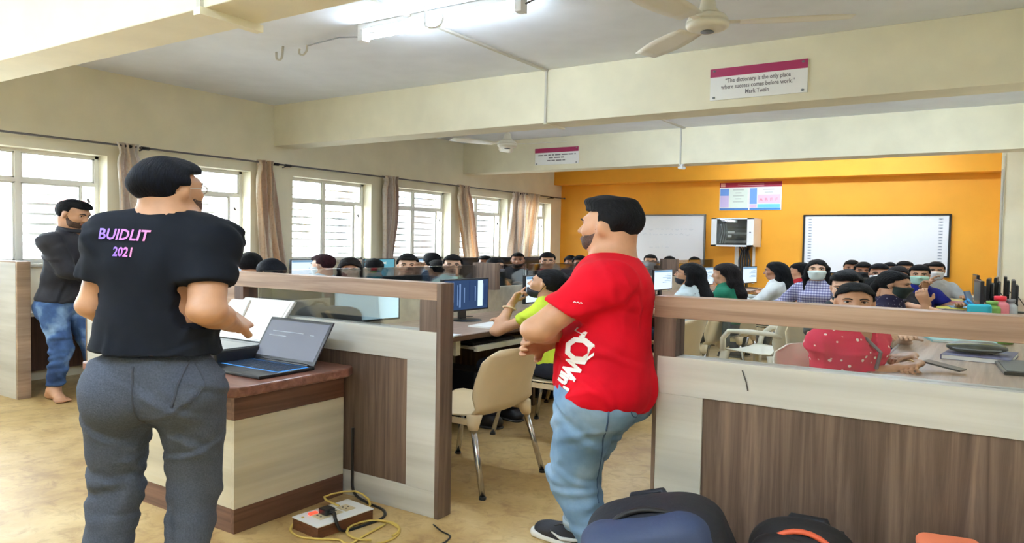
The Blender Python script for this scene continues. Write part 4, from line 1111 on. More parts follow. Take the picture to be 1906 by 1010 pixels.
    if mask:
        kind, col = mask
        P = [[(p[0][0]-.012, p[0][1]+.012, (lambda f: lambda X, Y, Z: f(X, Y, Z)-.007)(p[0][2])), p[1]+.01] for p in HP[:10]]
        z0, z1 = (-.12, .0) if kind == 'full' else (-.13, -.052)
        def c(x, y, z): return np.maximum(np.maximum(z-(z1-.25*np.abs(x)*.6), z0-z), -(y-.012-.0*z))
        mm = M('mask_%d_%d_%d' % col, col, .8, bump=.2, bscale=30)
        k = soft('face_mask', P, hres, mm, T, clips=[region(c)], sm=2)
        if k is not None:
            for x in (-1, 1): MB().tube([H(x*.060, .02, z1-.03), H(x*.078, .0, z1-.005), H(x*.080, -.02, .01), H(x*.074, -.03, -.02)], .0022, 5).build('ear_loop', mm, k)
    if glasses:
        gm = M('spectacle_frame_%d' % glasses[0], glasses, .3)
        g = MB()
        for x in (-1, 1):
            yy = head_surface(HP, SK, H, Rh, x*.033, .006)+.014
            g.tube([H(x*.034+.025*math.cos(t_), yy-.10*abs(math.cos(t_)*.025) if True else yy, .004+.019*math.sin(t_)) for t_ in np.linspace(0, 2*PI, 17)], .0022*hs, 5)
            g.tube([H(x*.059, yy-.004, .008), H(x*.074, yy-.04, .008), H(x*.080, .0, .006), H(x*.078, -.02, -.008)], .002*hs, 5)
        yn = head_surface(HP, SK, H, Rh, 0, .008)+.006
        g.tube([H(-.010, yn, .008), H(0, yn+.003, .010), H(.010, yn, .008)], .0022*hs, 5); g.build('spectacles', gm, T, smooth=True)
    # ---- hair
    Hr = lambda x, y, z, r: el(H(x, y, z), np.array(r)*hs, Rh)
    ha = []; clips = []; hcut = []
    if hair in ('short', 'quiff', 'crop'):
        t = {'short': .016, 'quiff': .014, 'crop': .009}[hair]+vol
        ha += [[Hr(0, -.016, .036, (.073+t*.72, .092+t, .084+t)), .02]]
        if hair == 'quiff': ha += [[el(H(0, .045, .112), np.array([.058, .050, .026])*hs, Rh@Rx(.15)), .03], [el(H(0, -.01, .118), np.array([.062, .07, .022])*hs, Rh), .03]]
        if hair == 'short': ha += [[Hr(0, .035, .088, (.062, .048, .034)), .03]]
        def c(x, y, z):
            front = (y-.058-.55*np.maximum(z-.055, 0)*0)+np.maximum(.062-z, 0)*1.3            # hairline over the brow
            side = np.maximum(y-.004+np.maximum(-z-.01, 0)*.5, -(z-.035)*.9-.0)
            face = np.where(z > .070, -1, np.where(y > .012, np.maximum(.072-z, (y-.05)*.5)*1.0, -1))
            nap = nape-z-.10*np.clip(-y, 0, .1)*0
            ear = np.where((y > -.030) & (z < .018), .018-z, -1)
            return np.maximum(np.maximum(face, nap), np.maximum(ear, -1))
        clips.append(region(c))
    else:
        t = .013+vol
        ha += [[Hr(0, -.016, .034, (.074+t*.7, .093+t, .084+t)), .02]]
        def c(x, y, z):
            hl = .076-.6*np.maximum(np.abs(x)-.022, 0)
            face = np.where(y > .008, np.minimum(hl-z, .03), -1)
            return np.maximum(face, np.where(y > -.02, (-.045 if hair == 'tied' else -.3)-z, -1)) if hair == 'tied' else face
        bk = nb-up*.02
        if hair == 'tied': ha += [[rc(H(0, -.10, .0), H(0, -.115, -.04), .030*hs, .026*hs), .02], [rc(H(0, -.115, -.04), at_(.78, 0, -.115), .026, .016), .02]]; nap2 = -.075
        if hair == 'bun': ha += [[Hr(0, -.125, .02, (.042, .040, .042)), .012]]; nap2 = -.06
        if hair == 'long':
            ha += [[rc(H(0, -.07, -.02), at_(.80, 0, -.10), .070*hs, .055), .04], [rc(at_(.80, 0, -.10), at_(.48, 0, -.125), .058, .028), .04]]
            for x in (-1, 1): ha += [[rc(H(x*.072, -.02, .01), H(x*.082, -.03, -.10), .022*hs, .024), .03], [rc(H(x*.082, -.03, -.10), at_(.74, x*.095, -.04), .024, .018), .03]]
            nap2 = -9
        if hair == 'front':                                             # long hair falling over the shoulders in front
            ha += [[rc(H(0, -.07, -.02), nb+fw*-.05, .068*hs, .055), .04]]
            for x in (-1, 1): ha += [[rc(H(x*.074, -.015, .02), H(x*.088, -.005, -.10), .022*hs, .026), .03], [rc(H(x*.088, -.005, -.10), at_(.66, x*.085, .10), .026, .014), .03]]
            nap2 = -9
        if hair in ('tied', 'bun'):
            def c2(x, y, z): return np.maximum(c(x, y, z), np.where((z < -.06) & (y > -.085), .01, -1)) if hair == 'tied' else np.maximum(np.where(y > .008, np.minimum(.076-.6*np.maximum(np.abs(x)-.022, 0)-z, .03), -1), np.maximum(-.062-z, np.where((y > -.02) & (z < .0), -z, -1)))
            clips.append(region(c2))
        else:
            def c3(x, y, z): return np.where((y > .010) & (np.abs(x) < .066) & (z > -.12), np.minimum(.076-.012*(np.abs(x) > .006)-.6*np.maximum(np.abs(x)-.022, 0)-z, .03), -1)
            clips.append(region(c3))
    soft('hair', ha, hres, hm, T, clips=clips, sm=2, wr=(.0045 if res < .009 else .0035, 75 if res < .009 else 48, int(abs(head[0]*100)), (1.0, .45, .6)))
    # ---- clothes
    tm = topmat or cloth(top, topc)
    inf = .012
    up_ = torso(inf)
    ends = []
    for s in (1, -1):
        if sleeve > 0:
            if sleeve <= 1: e = S_[s]+(E[s]-S_[s])*sleeve; up_ += [[rc(S_[s], e+(e-S_[s])*.02, ar+.020, ar*.95+.017), .035]]
            else: up_ += [[rc(S_[s], E[s], ar+.020, ar*.9+.014), .035], [rc(E[s], E[s]+(WR[s]-E[s])*(sleeve-1), ar*.9+.015, ar*.62+.011), .02]]
    hemt = hem if hem is not None else (.02 if sit else -.10)
    def chem(X, Y, Z): 
        q = (X-pel[0])*up[0]+(Y-pel[1])*up[1]+(Z-pel[2])*up[2]; return hemt*tl-q
    cuts = [rc(hc, nb-up*.005, .03, nr+.006)]
    if vneck: cuts.append(rc(nb-up*.0+fw*.06, nb-up*.13+fw*.12, .055, .012))
    shirt_clips = [chem]
    if sleeve > 0 and sleeve <= 1:
        for s in (1, -1):
            e = S_[s]+(E[s]-S_[s])*sleeve; n_ = _norm(E[s]-S_[s])
            def cs(e, n_, rr):
                def f(X, Y, Z):
                    p = [X-e[0], Y-e[1], Z-e[2]]; al = p[0]*n_[0]+p[1]*n_[1]+p[2]*n_[2]; d2 = p[0]**2+p[1]**2+p[2]**2-al**2
                    return np.where((d2 < rr*rr) & (al < .14) & (al > -.10), al, -1)
                return f
            shirt_clips.append(cs(e, n_, ar+.026))
    sr = shirtres or max(res, .012)
    shirt = soft('shirt' if not fem else 'top', up_, sr, tm, T, clips=shirt_clips, cuts=cuts, sm=1, post=(.0042*fold, int(abs(head[0]*77))+1, 34 if res < .0085 else 12) if res < .0095 else None, wr=(.0045*fold, 17, int(abs(head[1]*100))+3, (1, 1, .8)))
    if collar:
        cb = soft('collar', [[rc(nb-up*.02, nb+up*.035, nr+.028, nr+.018), 0]], .009, tm, T, cuts=[rc(hc, nb-up*.06, nr*.8, nr+.008)], clips=[lambda X, Y, Z: np.maximum((nb[2]-.02)-Z+0*X+0*Y, Z-(nb[2]+.03)+((Y-nb[1])*.25))], sm=1)
    bm = botmat or cloth(bottom, botc)
    tp = [[el(at_(-.02), (.160*bb, .118*bb, .115), RT), .04], [el(at_(.10), (.148*(b+bb)/2, .106*(b+bb)/2, .10), RT), .04]]
    for s in (1, -1):
        e = ank[s]+(kn[s]-ank[s])*(.02 if feet != 'bare' else .10)
        tp += [[rc(hip[s], kn[s], .092*lr, .064*lr), .05], [rc(kn[s], e, .064*lr, .052), .03]]
    if not sit:
        for s in (1, -1): tp.append([el(pel+np.array([s*.070*bb, -.050*bb, -.05]), (.080*bb, .072*bb, .10)), .04])
    def ctop(X, Y, Z):
        q = (X-pel[0])*up[0]+(Y-pel[1])*up[1]+(Z-pel[2])*up[2]; return q-waist
    cl = [ctop]
    for s in (1, -1):
        e = ank[s]+(kn[s]-ank[s])*(.02 if feet != 'bare' else .10)
        cl.append((lambda e: lambda X, Y, Z: np.where((np.abs(X-e[0])+np.abs(Y-e[1])) < .16, np.where(Z < e[2], e[2]-Z, -1), -1))(e))
    tro = soft('trousers', tp, trres or max(res, .016), bm, T, clips=cl, sm=1, post=(.0048*fold, int(abs(head[0]*55))+2, 50) if (not sit) else None, wr=(.004*fold, 16, 5, (1, 1, 1.3)))
    if feet is None or feet == 'shoe':
        for s in (1, -1):
            f = _norm(fdir[s]); h0 = ank[s].copy(); h0[2] = .05
            so = soft('shoe', [[rc(h0-f*.035, h0+f*.12-np.array([0, 0, .012]), .044, .036), .03], [rc(ank[s]-np.array([0, 0, .0]), h0+f*.06, .042, .03), .03]], .010, M('dark_shoe', (36, 34, 36), .5), T, clips=[lambda X, Y, Z: .012-Z+0*X+0*Y, (lambda z: lambda X, Y, Z: Z-z+0*X+0*Y)(ank[s][2]+.02)])
            soft('sole', [[rc(h0*[1, 1, 0]-f*.035+[0, 0, .012], h0*[1, 1, 0]+f*.125+[0, 0, .012], .046, .040), .02]], .010, M('shoe_sole', (60, 58, 56), .7), so, clips=[lambda X, Y, Z: np.maximum(.0-Z, Z-.02)+0*X+0*Y])
    return dict(T=T, H=H, R=Rh, hc=hc, nb=nb, at=at_, S=S_, E=E, W=WR, shirt=shirt, trousers=tro, pel=pel, up=up, rx=rx, fw=fw, kn=kn, ank=ank, tl=tl, hs=hs, fdir=fdir, hip=hip, nr=nr)

def dotted(name, base, dot, scale=30, thr=.12, base2=None):
    if name in MATS: return MATS[name]
    m = M(name, base, .85, bump=.2, bscale=14, spec=.2); n = m.node_tree.nodes; l = m.node_tree.links; b = n['Principled BSDF']
    tc = n.new('ShaderNodeTexCoord'); v = n.new('ShaderNodeTexVoronoi'); v.inputs['Scale'].default_value = scale
    l.new(tc.outputs['Object'], v.inputs['Vector']); l.new(ramp(n, l, v.outputs['Distance'], [(thr, dot), (thr+.05, base2 or base), (.6, base)]), b.inputs['Base Color'])
    return m
def checked(name, a, c, d, scale=16):
    if name in MATS: return MATS[name]
    m = M(name, a, .85, spec=.2); n = m.node_tree.nodes; l = m.node_tree.links; b = n['Principled BSDF']
    tc = n.new('ShaderNodeTexCoord'); mix = None
    for k, dr in enumerate('XZ'):
        w = n.new('ShaderNodeTexWave'); w.bands_direction = dr; w.inputs['Scale'].default_value = scale/2.4; l.new(tc.outputs['Object'], w.inputs['Vector'])
        o = ramp(n, l, w.outputs[0], [(.45, a), (.62, c if k else d)])
        if mix is None: mix = o
        else:
            x = n.new('ShaderNodeMix'); x.data_type = 'RGBA'; x.blend_type = 'MULTIPLY'; x.inputs[0].default_value = 1.0
            l.new(mix, x.inputs[6]); l.new(o, x.inputs[7]); l.new(x.outputs[2], b.inputs['Base Color'])
    return m
def denim(name, c1, c2, c3):
    m = M(name, c1, .85, bump=.35, bscale=26, spec=.2); n = m.node_tree.nodes; l = m.node_tree.links; b = n['Principled BSDF']
    tc = n.new('ShaderNodeTexCoord'); z = n.new('ShaderNodeTexNoise'); z.inputs['Scale'].default_value = 4.5; z.inputs['Detail'].default_value = 5
    l.new(tc.outputs['Object'], z.inputs['Vector']); l.new(ramp(n, l, z.outputs[0], [(.32, c1), (.52, c2), (.68, c3)]), b.inputs['Base Color']); return m
red_kurta = dotted('red_printed_cotton', (212, 44, 80), (246, 226, 222), 19, .17)
floral_blue = dotted('pale_blue_print', (206, 222, 230), (96, 96, 120), 22, .12)
navy_print = dotted('navy_dotted_print', (44, 40, 66), (170, 160, 180), 34, .14)
blue_pat = dotted('blue_pattern_shirt', (96, 122, 156), (214, 222, 232), 26, .16)
check = checked('checked_cotton', (226, 226, 236), (150, 146, 176), (176, 176, 206), 26)
jeans_light = denim('light_blue_denim', (96, 128, 162), (122, 152, 182), (152, 178, 204))
jeans_dark = denim('faded_dark_denim', (44, 62, 98), (70, 98, 144), (140, 170, 206))
grey_trouser = M('charcoal_trouser_cloth', (82, 88, 102), .9, noise=.16, nscale=160, bump=.25, bscale=200, spec=.15)
black_tee = M('black_cotton', (27, 30, 38), .9, noise=.2, nscale=5, bump=.25, bscale=10, spec=.15)
red_tee = M('bright_red_cotton', (214, 14, 36), .85, noise=.12, nscale=5, bump=.25, bscale=9, spec=.15)

# ---- the man in black, standing with his back to us at the podium
blk = person('person in black t-shirt and grey trousers, back to us beside the podium', (-1.835, 1.15, 1.728), face=(-.56, .83), look=(-30, 3, 0), lean=(.03, .03), sit=False, res=.0065, hair='short', hairc='blueblack',
             sk='tan', topmat=black_tee, sleeve=.66, wr=(.155, .14, 1.10), pr_=(.25, -.5, .8), wl=(-.10, .20, 1.02), pl_=(-.55, -.45, .85), hand=(1.35, .7), handn=[(-.05, .9, .10), None], palm=[(-.75, .1, -.65), None],
             botmat=grey_trouser, build=1.09, shw=.120, legb=.96, hem=.18, waist=.20, glasses=(196, 190, 186), necklean=-.04, beard=True, shirtres=.008, trres=.009, fold=1.25, vol=.006, nape=-.058,
             joints={'ankle': [(.07, .0, .09), (-.135, -.03, .09)], 'kpole': {1: (.1, 2, .8), -1: (-.2, 2, .8)}}, legw=.93, hs=.87)
red = person('person in bright red t-shirt and light jeans leaning on the right partition', (-.995, 2.055, 1.635), face=(-1, .02), look=(2, 3, 0), lean=(.01, .006), sit=False, res=.0065, hair='quiff', hairc='black',
             sk='tan', topmat=red_tee, sleeve=.62, wr=(-.05, .19, 1.00), pr_=(.5, .5, .5), wl=(.0, .185, 1.03), pl_=(-.6, .75, .25), hand=(.5, .6), handn=[(-1, .1, .1), (1, .0, .15)], palm=[(0, -1, 0), (0, -1, 0)], botmat=jeans_light, build=1.2, legb=1.03, shw=.145, twist=20, hz=.82, hem=-.13, waist=.12, beard=True,
             shirtres=.008, trres=.008, fold=1.2, nape=-.050, feet='none', joints={'hip': [(.08, 0, .79), (-.08, .01, .79)], 'ankle': [(.14, .15, .09), (-.03, -.02, .088)], 'kpole': {1: (.0, 2, .6), -1: (.2, 2, .6)}, 'foot': {1: (.1, 1, 0), -1: (-.1, 1, 0)}}, legw=.95, hs=.93)
den = person('person in dark jacket and blue jeans, barefoot, leaning on the window desk', (-4.84, 2.385, 1.752), face=(.90, .44), look=(2, -22, 0), lean=(.05, .13), sit=False, res=.008, hair='short', sk='tan', beard=True,
             topmat=M('dark_jacket_cloth', (40, 40, 50), .8, noise=.25, nscale=9, bump=.4, bscale=16), sleeve=1.85, collar=True, wr=(-.06, .27, 1.03), pr_=(.8, -.1, .8), wl=(.03, .24, 1.06), pl_=(-.8, -.1, .8), hand=(.6, .6), botmat=jeans_dark, hz=.83, hem=.05, feet='bare',
             joints={'ankle': [(.14, .06, .085), (-.13, .17, .085)], 'foot': {1: (.5, .8, 0), -1: (-.1, 1, 0)}}, trres=.010, shirtres=.010, build=.98, fold=1.3)

# shoe of the red shirted man: dark upper, white sole and side stripe, lace bow
def sneaker(Pz, s):
    a = Pz['ank'][s]; f = _norm(Pz['fdir'][s]); T = Pz['T']; r = np.cross(f, [0, 0, 1.]); R = np.stack([r, f, [0, 0, 1.]], 1)
    h = np.array([a[0], a[1], 0.]); Q = lambda x, y, z: h+R@np.array([x, y, z])
    so = soft('shoe', [[rc(Q(0, -.035, .055), Q(0, .13, .042), .042, .036), .03], [rc(Q(0, -.01, .10), Q(0, .05, .07), .042, .034), .03], [rc(Q(0, .08, .045), Q(0, .16, .038), .040, .033), .03]], .007, M('black_knit_shoe', (34, 34, 42), .7, bump=.3, bscale=60), T,
         clips=[lambda X, Y, Z: np.maximum(.022-Z, Z-.118)+0*X+0*Y], cuts=[rc(Q(0, -.015, .12), Q(0, -.01, .2), .034, .04)])
    soft('sole', [[rc(Q(0, -.045, .016), Q(0, .165, .016), .047, .043), .02], [rc(Q(0, -.05, .03), Q(0, -.045, .03), .045, .045), .03]], .007, m_white, so, clips=[lambda X, Y, Z: np.maximum(.001-Z, Z-.034)+0*X+0*Y])
    for sx in (-1, 1):
        pts = [Q(sx*.043, -.045, .075), Q(sx*.047, .0, .055), Q(sx*.046, .05, .045), Q(sx*.040, .10, .062)]
        MB().tube(pts, [.004, .008, .009, .004], 6).build('side_stripe', m_white, so, smooth=True)
    for k in range(4):
        y = .055+k*.022; z = .098-k*.010; MB().tube([Q(-.022, y, z-.012), Q(0, y+.004, z+.004), Q(.022, y, z-.012)], .003, 5).build('lace', m_black, so)
    MB().tube([Q(0, .05, .10), Q(-.045, .055, .112), Q(-.05, .075, .10), Q(0, .055, .10), Q(.045, .06, .112), Q(.05, .08, .10), Q(0, .055, .10), Q(-.05, .10, .06)], .003, 5).build('lace_bow', m_black, so)
    MB().tube([a+(Pz['kn'][s]-a)*.09, a+(Pz['kn'][s]-a)*.165], .064, 18).build('turned_cuff', M('pale_denim_inside', (170, 190, 208), .9), T, smooth=True)
for s in (1, -1): sneaker(red, s)

def on_surface(target, text, size, org, right, up, dr, bold=.01, dist=.6):
    """letters laid on the cloth: flat lettering projected along dr onto the garment"""
    me = target.data; vs = [Vector((v.co.x/WIDE, v.co.y/WIDE, v.co.z)) for v in me.vertices]; bv = BVHTree.FromPolygons(vs, [list(p.vertices) for p in me.polygons])
    V, F = text_mesh(text, size, 'CENTER', bold=bold); org, right, up = map(np.asarray, (org, right, up)); dr = Vector(_norm(dr)); out = []
    for x, y, _ in V:
        p = Vector(org+right*x+up*y); h = bv.ray_cast(p-dr*dist, dr)
        out.append(np.array((h[0] if h[0] is not None else p)-dr*.004))
    return MB().add(out, F)
J = blk
pg = M('shirt_lettering', (186, 120, 232), .6); n_ = pg.node_tree.nodes; l_ = pg.node_tree.links
tc_ = n_.new('ShaderNodeTexCoord'); sx_ = n_.new('ShaderNodeSeparateXYZ'); l_.new(tc_.outputs['Generated'], sx_.inputs[0]); l_.new(ramp(n_, l_, sx_.outputs[0], [(.05, (150, 120, 250)), (.5, (206, 124, 236)), (1.0, (255, 140, 190))]), n_['Principled BSDF'].inputs['Base Color'])
up_ = J['up']
on_surface(J['shirt'], 'BUIDLIT', .054, J['at'](.83, -.055), J['rx']*.70, up_, J['fw'], bold=.0012).build('back_lettering', pg, J['shirt'])
on_surface(J['shirt'], '2021', .046, J['at'](.83, -.045)-up_*.058, J['rx']*.62, up_, J['fw'], bold=.0012).build('back_lettering', pg, J['shirt'])
# pen in his right hand, belt loops and pocket slit
w = J['W'][1]; p0 = w+np.array([-.035, .085, .0])
MB().tube([p0+np.array([.02, .0, -.02]), p0+np.array([.035, .06, .085])], .0045, 8).build('body', m_white, thing('pen', 'white pen held in the right hand of the man in black', 'pen', (-1.835, 1.15, 0)))
_pen = [o for o in COL.objects if o.name.startswith('pen') and o.type == 'EMPTY'][-1]; _pen.location = J['T'].location; _pen.rotation_euler = J['T'].rotation_euler
_me = J['trousers'].data; _bv = BVHTree.FromPolygons([Vector((v.co.x/WIDE, v.co.y/WIDE, v.co.z)) for v in _me.vertices], [list(p.vertices) for p in _me.polygons])
for k in (-.10, -.02, .08):
    q = J['pel']+J['up']*.120+J['rx']*k; h_ = _bv.ray_cast(Vector(q-J['fw']*.5), Vector(J['fw']))
    if h_[0] is not None: MB().obox(np.array(h_[0]), J['rx'], J['fw'], J['up'], .007, .005, .024).build('belt_loop', M('dark_loop', (58, 62, 74), .9), J['trousers'])
# print down the left flank of the red shirt
J = red
wht = M('white_shirt_print', (238, 236, 236), .7)
nf = _norm(-J['rx']*.97+J['fw']*.12); tf = np.cross(J['up'], nf)
for tx, t_, off, sz in (('r', .46, .035, .075), ('O', .35, .03, .13), ('W', .215, .01, .08), ("in'", .11, -.015, .07)):
    r_ = _norm(-J['up']*.94-tf*.34); u_ = np.cross(nf, r_)
    on_surface(J['shirt'], tx, sz, J['at'](t_)+tf*(off-.07)-u_*sz*.35, r_, u_, -nf, bold=.004).build('flank_lettering', wht, J['shirt'])

def proj_line(target, P2, org, right, up, dr, r, name, mat, dist=.6):
    me = target.data; bv = BVHTree.FromPolygons([Vector((v.co.x/WIDE, v.co.y/WIDE, v.co.z)) for v in me.vertices], [list(p.vertices) for p in me.polygons]); dr = Vector(_norm(dr)); out = []
    for x, y in cr([(a, b, 0) for a, b in P2], 8)[:, :2]:
        p = Vector(np.asarray(org)+np.asarray(right)*x+np.asarray(up)*y); h = bv.ray_cast(p-dr*dist, dr)
        if h[0] is not None: out.append(np.array(h[0]))
    if len(out) > 2: MB().tube(out, r, 5).build(name, mat, target, smooth=True)
seam = M('denim_seam', (70, 96, 130), .9); vb = _norm(-J['rx']*.9-J['fw']*.44); rb = np.cross(J['up'], vb); o_ = J['pel']
Zu = np.array([0, 0, 1.])
for pts in ([(.02, .04), (.11, .05), (.115, -.05), (.07, -.085), (.022, -.055), (.02, .04)], [(-.055, .06), (-.05, -.10), (-.03, -.30), (-.03, -.48)], [(-.11, .06), (-.085, .0), (-.058, -.02)]):
    proj_line(J['trousers'], pts, o_, rb, Zu, -vb, .0028, 'seam', seam)
proj_line(J['shirt'], [(-.13, -.06), (-.05, -.075), (.05, -.075), (.13, -.06)], o_, rb, Zu, -vb, .0025, 'hem_stitch', M('red_stitch', (176, 12, 30), .9))
se = J['S'][-1]+(J['E'][-1]-J['S'][-1])*.52; dv_ = _norm(vb+np.array([0, 0, .25])); rr_ = _norm(np.cross(Zu, dv_))
for k in range(3): proj_line(J['shirt'], [(-.012+k*.008, .002-.002*k), (-.008+k*.008, .006-.002*k), (-.005+k*.008, .001-.002*k)], se, rr_, Zu, -dv_, .0016, 'sleeve_mark', wht)
Jb = blk; dark_seam = M('trouser_seam', (62, 66, 78), .9)
vb2 = _norm(Jb['rx']*.75-Jb['fw']*.66); rb2 = np.cross(Jb['up'], vb2)
proj_line(Jb['trousers'], [(.03, .10), (-.005, .02), (-.02, -.06)], Jb['pel'], rb2, Zu, -vb2, .004, 'pocket_edge', dark_seam)
proj_line(Jb['trousers'], [(.045, .09), (.055, .02), (.02, -.05)], Jb['pel'], rb2, Zu, -vb2, .003, 'pocket_edge', dark_seam)
proj_line(Jb['trousers'], [(0, .08), (.0, .0), (.0, -.09), (.0, -.16)], Jb['pel'], Jb['rx'], Zu, Jb['fw'], .003, 'seat_seam', dark_seam)

# ---- seated people ------------------------------------------------------------------------------
def seated(label, head, chair=True, chairlabel=None, arm=False, **k):
    k.setdefault('lean', (0, .05)); r = person(label, head, **k)
    loc = r['T'].location; f = np.asarray(k.get('face', (0, -1)), float); f /= np.linalg.norm(f)
    if chair:
        x, y = loc.x/WIDE+f[0]*.035, loc.y/WIDE+f[1]*.035
        (put_armchair if arm else put_chair)(x, y, f, chairlabel or ('chair under the '+label))
    return r
L_ = (-1, 0); R_ = (1, 0)
# window row, working towards the windows
seated('person with tousled black hair, left of the flat topped black head', (-4.72, 3.60, 1.273), face=L_, look=(-40, -12, 0), hair='short', vol=.012, topc=(196, 96, 116), top='rose', sk='tan', chairlabel='chair of the tousled black head at the windows', eyes=False)
seated('person in pale blue shirt with reddish hair facing the bright window', (-4.72, 4.32, 1.262), face=L_, look=(14, -8, 0), hair='short', hairc='maroon', topc=(206, 226, 236), top='pale_shirt', sk='fair', mask=('full', (230, 236, 240)), sleeve=1.8, chairlabel='chair of the person in pale blue shirt at the windows')
seated('person in maroon top half hidden behind the smiling woman', (-4.72, 4.92, 1.205), face=L_, look=(-20, 0, 0), hair='short', topc=(96, 36, 66), top='maroon', chairlabel='chair of the person in maroon at the windows', eyes=False)
seated('person in blue patterned shirt with tall black hair at the windows', (-4.72, 5.74, 1.275), face=L_, look=(-30, 0, 0), hair='short', vol=.008, topmat=blue_pat, chairlabel='chair of the person in patterned blue shirt', eyes=False)
seated('person with black hair directly below the tall haired one', (-4.45, 5.50, 1.19), face=(-1, .3), look=(0, 0, 0), hair='short', topc=(70, 90, 120), top='slate', chair=False, eyes=False)
seated('person with brown face peering left of the orange shirt', (-4.72, 6.66, 1.235), face=(.2, -1), hair='short', topc=(70, 66, 70), top='charcoal', sk='brown', lookcam=True, chairlabel='chair of the brown face left of the orange shirt')
seated('person in dark open jacket with heavy beard before the curtain pair', (-4.70, 7.29, 1.277), face=(.4, -1), hair='short', topc=(62, 60, 66), top='black_jacket', sleeve=1.8, sk='brown', beard=True, lookcam=True, chairlabel='chair of the bearded person in dark jacket')
seated('person with wide dark hair near the end of the window row', (-4.66, 8.5, 1.215), face=(.3, -1), hair='short', vol=.014, topc=(84, 70, 70), top='brown_top', sk='brown', lookcam=True, chairlabel='chair of the wide dark hair near the orange wall')
# island, far side, faces towards us
seated('person with flat topped black hair bent low behind the left partition', (-3.98, 3.20, 1.233), face=R_, look=(-20, -38, 0), hair='short', hairc='blueblack', vol=.012, topc=(70, 76, 90), top='dusk', chairlabel='chair of the bent black head behind the left partition', res=.009)
seated('smiling woman with glasses and thick dark hair above the left partition', (-3.90, 3.83, 1.25), face=R_, lookcam=True, fem=True, hair='long', vol=.012, hairc='brownblack', glasses=(210, 204, 200), sk='brown', topc=(120, 60, 90), top='plum', smile=.006, chairlabel='chair of the smiling woman with glasses', res=.008)
seated('man with glossy black hair whose eyes show over a monitor back', (-3.92, 4.47, 1.285), face=R_, lookcam=True, hair='short', vol=.010, sk='fair', topc=(110, 170, 140), top='green_shirt', wr=(-.05, .12, 1.10), pr_=(.4, -.2, .5), chairlabel='chair of the man with glossy black hair', res=.009)
seated('smiling man with moustache and glasses in pale green shirt', (-3.92, 5.05, 1.275), face=R_, lookcam=True, hair='short', vol=.008, sk='fair', glasses=(90, 70, 66), topc=(176, 214, 196), top='pale_green', smile=.005, chairlabel='chair of the smiling man in pale green', res=.009)
seated('person in bright orange top with dark hair and pale mask', (-3.90, 5.67, 1.245), face=R_, look=(0, -14, 0), lookcam=.5, fem=True, hair='tied', mask=('full', (206, 200, 214)), topc=(244, 142, 52), top='orange', sleeve=.9, chairlabel='chair of the person in orange', res=.009)
seated('man with glasses and neat black hair beside the lime girl', (-3.95, 6.70, 1.302), face=R_, lookcam=True, hair='short', vol=.006, glasses=(60, 52, 52), sk='tan', topc=(70, 70, 82), top='dark_shirt', chairlabel='chair of the man with glasses in the middle', res=.009)
seated('person with dark hair just left of the red shirted man', (-3.95, 7.42, 1.25), face=R_, lookcam=True, hair='short', vol=.010, sk='brown', topc=(90, 80, 86), top='dim_shirt', chairlabel='chair of the dark hair left of the red shirted man')
# island, near side
g1 = seated('girl in lime top with hand at her chin, looking up to the left', (-2.03, 3.44, 1.25), face=L_, look=(12, 14, 0), fem=True, hair='bun', sk='tan', res=.0065, topc=(204, 222, 66), top='lime', sleeve=.45, wl=(-.085, .245, .985), pl_=(-.35, .25, .55), point=-1,
       handn=[None, (.28, -.30, .95)], palm=[None, (.25, -1, -.1)], hand=(.4, .9), mask=('chin', (36, 34, 40)), chairlabel='beige chair of the girl in lime, behind the red shirt', necklean=-.005, lean=(0, .08), shirtres=.009)
w = g1['W'][-1]; e = g1['E'][-1]; c = w+(e-w)*.18; ax = _norm(w-e); s1 = _norm(np.cross(ax, [1., 0, 0])); s2 = np.cross(ax, s1)
MB().tube([c+.034*(math.cos(t_)*s1+math.sin(t_)*s2) for t_ in np.linspace(0, 2*PI, 19)], .006, 6).build('bangle', M('ivory_bangle', (226, 200, 160), .35), g1['T'], smooth=True)
seated('woman with pale face and dark hair peeking behind the red shoulder', (-2.18, 4.30, 1.285), face=L_, look=(20, 2, 0), fem=True, hair='tied', sk='fair', res=.008, topc=(60, 56, 64), top='ink', chairlabel='chair of the pale woman behind the red shoulder')
seated('girl with glasses, chin mask and pale blue printed top facing left', (-1.92, 5.32, 1.268), face=L_, look=(8, 6, 0), fem=True, hair='long', sk='tan', res=.007, topmat=floral_blue, glasses=(150, 110, 100), mask=('chin', (34, 36, 44)), sleeve=.6, chairlabel='chair with a dark strap over it, second behind the right partition')
seated('girl with very long dark brown hair and green top beside her', (-1.86, 5.98, 1.247), face=L_, look=(25, -4, 0), fem=True, hair='long', hairc='brownblack', vol=.008, sk='tan', topc=(30, 110, 84), top='green', chairlabel='chair of the girl in green behind the right partition', eyes=False)
seated('girl in white sweater with dark hair looking left', (-1.70, 6.95, 1.26), face=L_, look=(6, -6, 0), fem=True, hair='long', sk='brown', res=.008, topc=(226, 230, 230), top='white_knit', sleeve=1.8, chairlabel='chair of the girl in white sweater', build=1.05)
seated('girl in red top with loose black hair behind the white sweater', (-1.62, 7.55, 1.24), face=L_, look=(30, -8, 0), fem=True, hair='long', vol=.006, sk='tan', topc=(190, 40, 50), top='crimson', chairlabel='chair of the girl in red with loose hair', eyes=False)
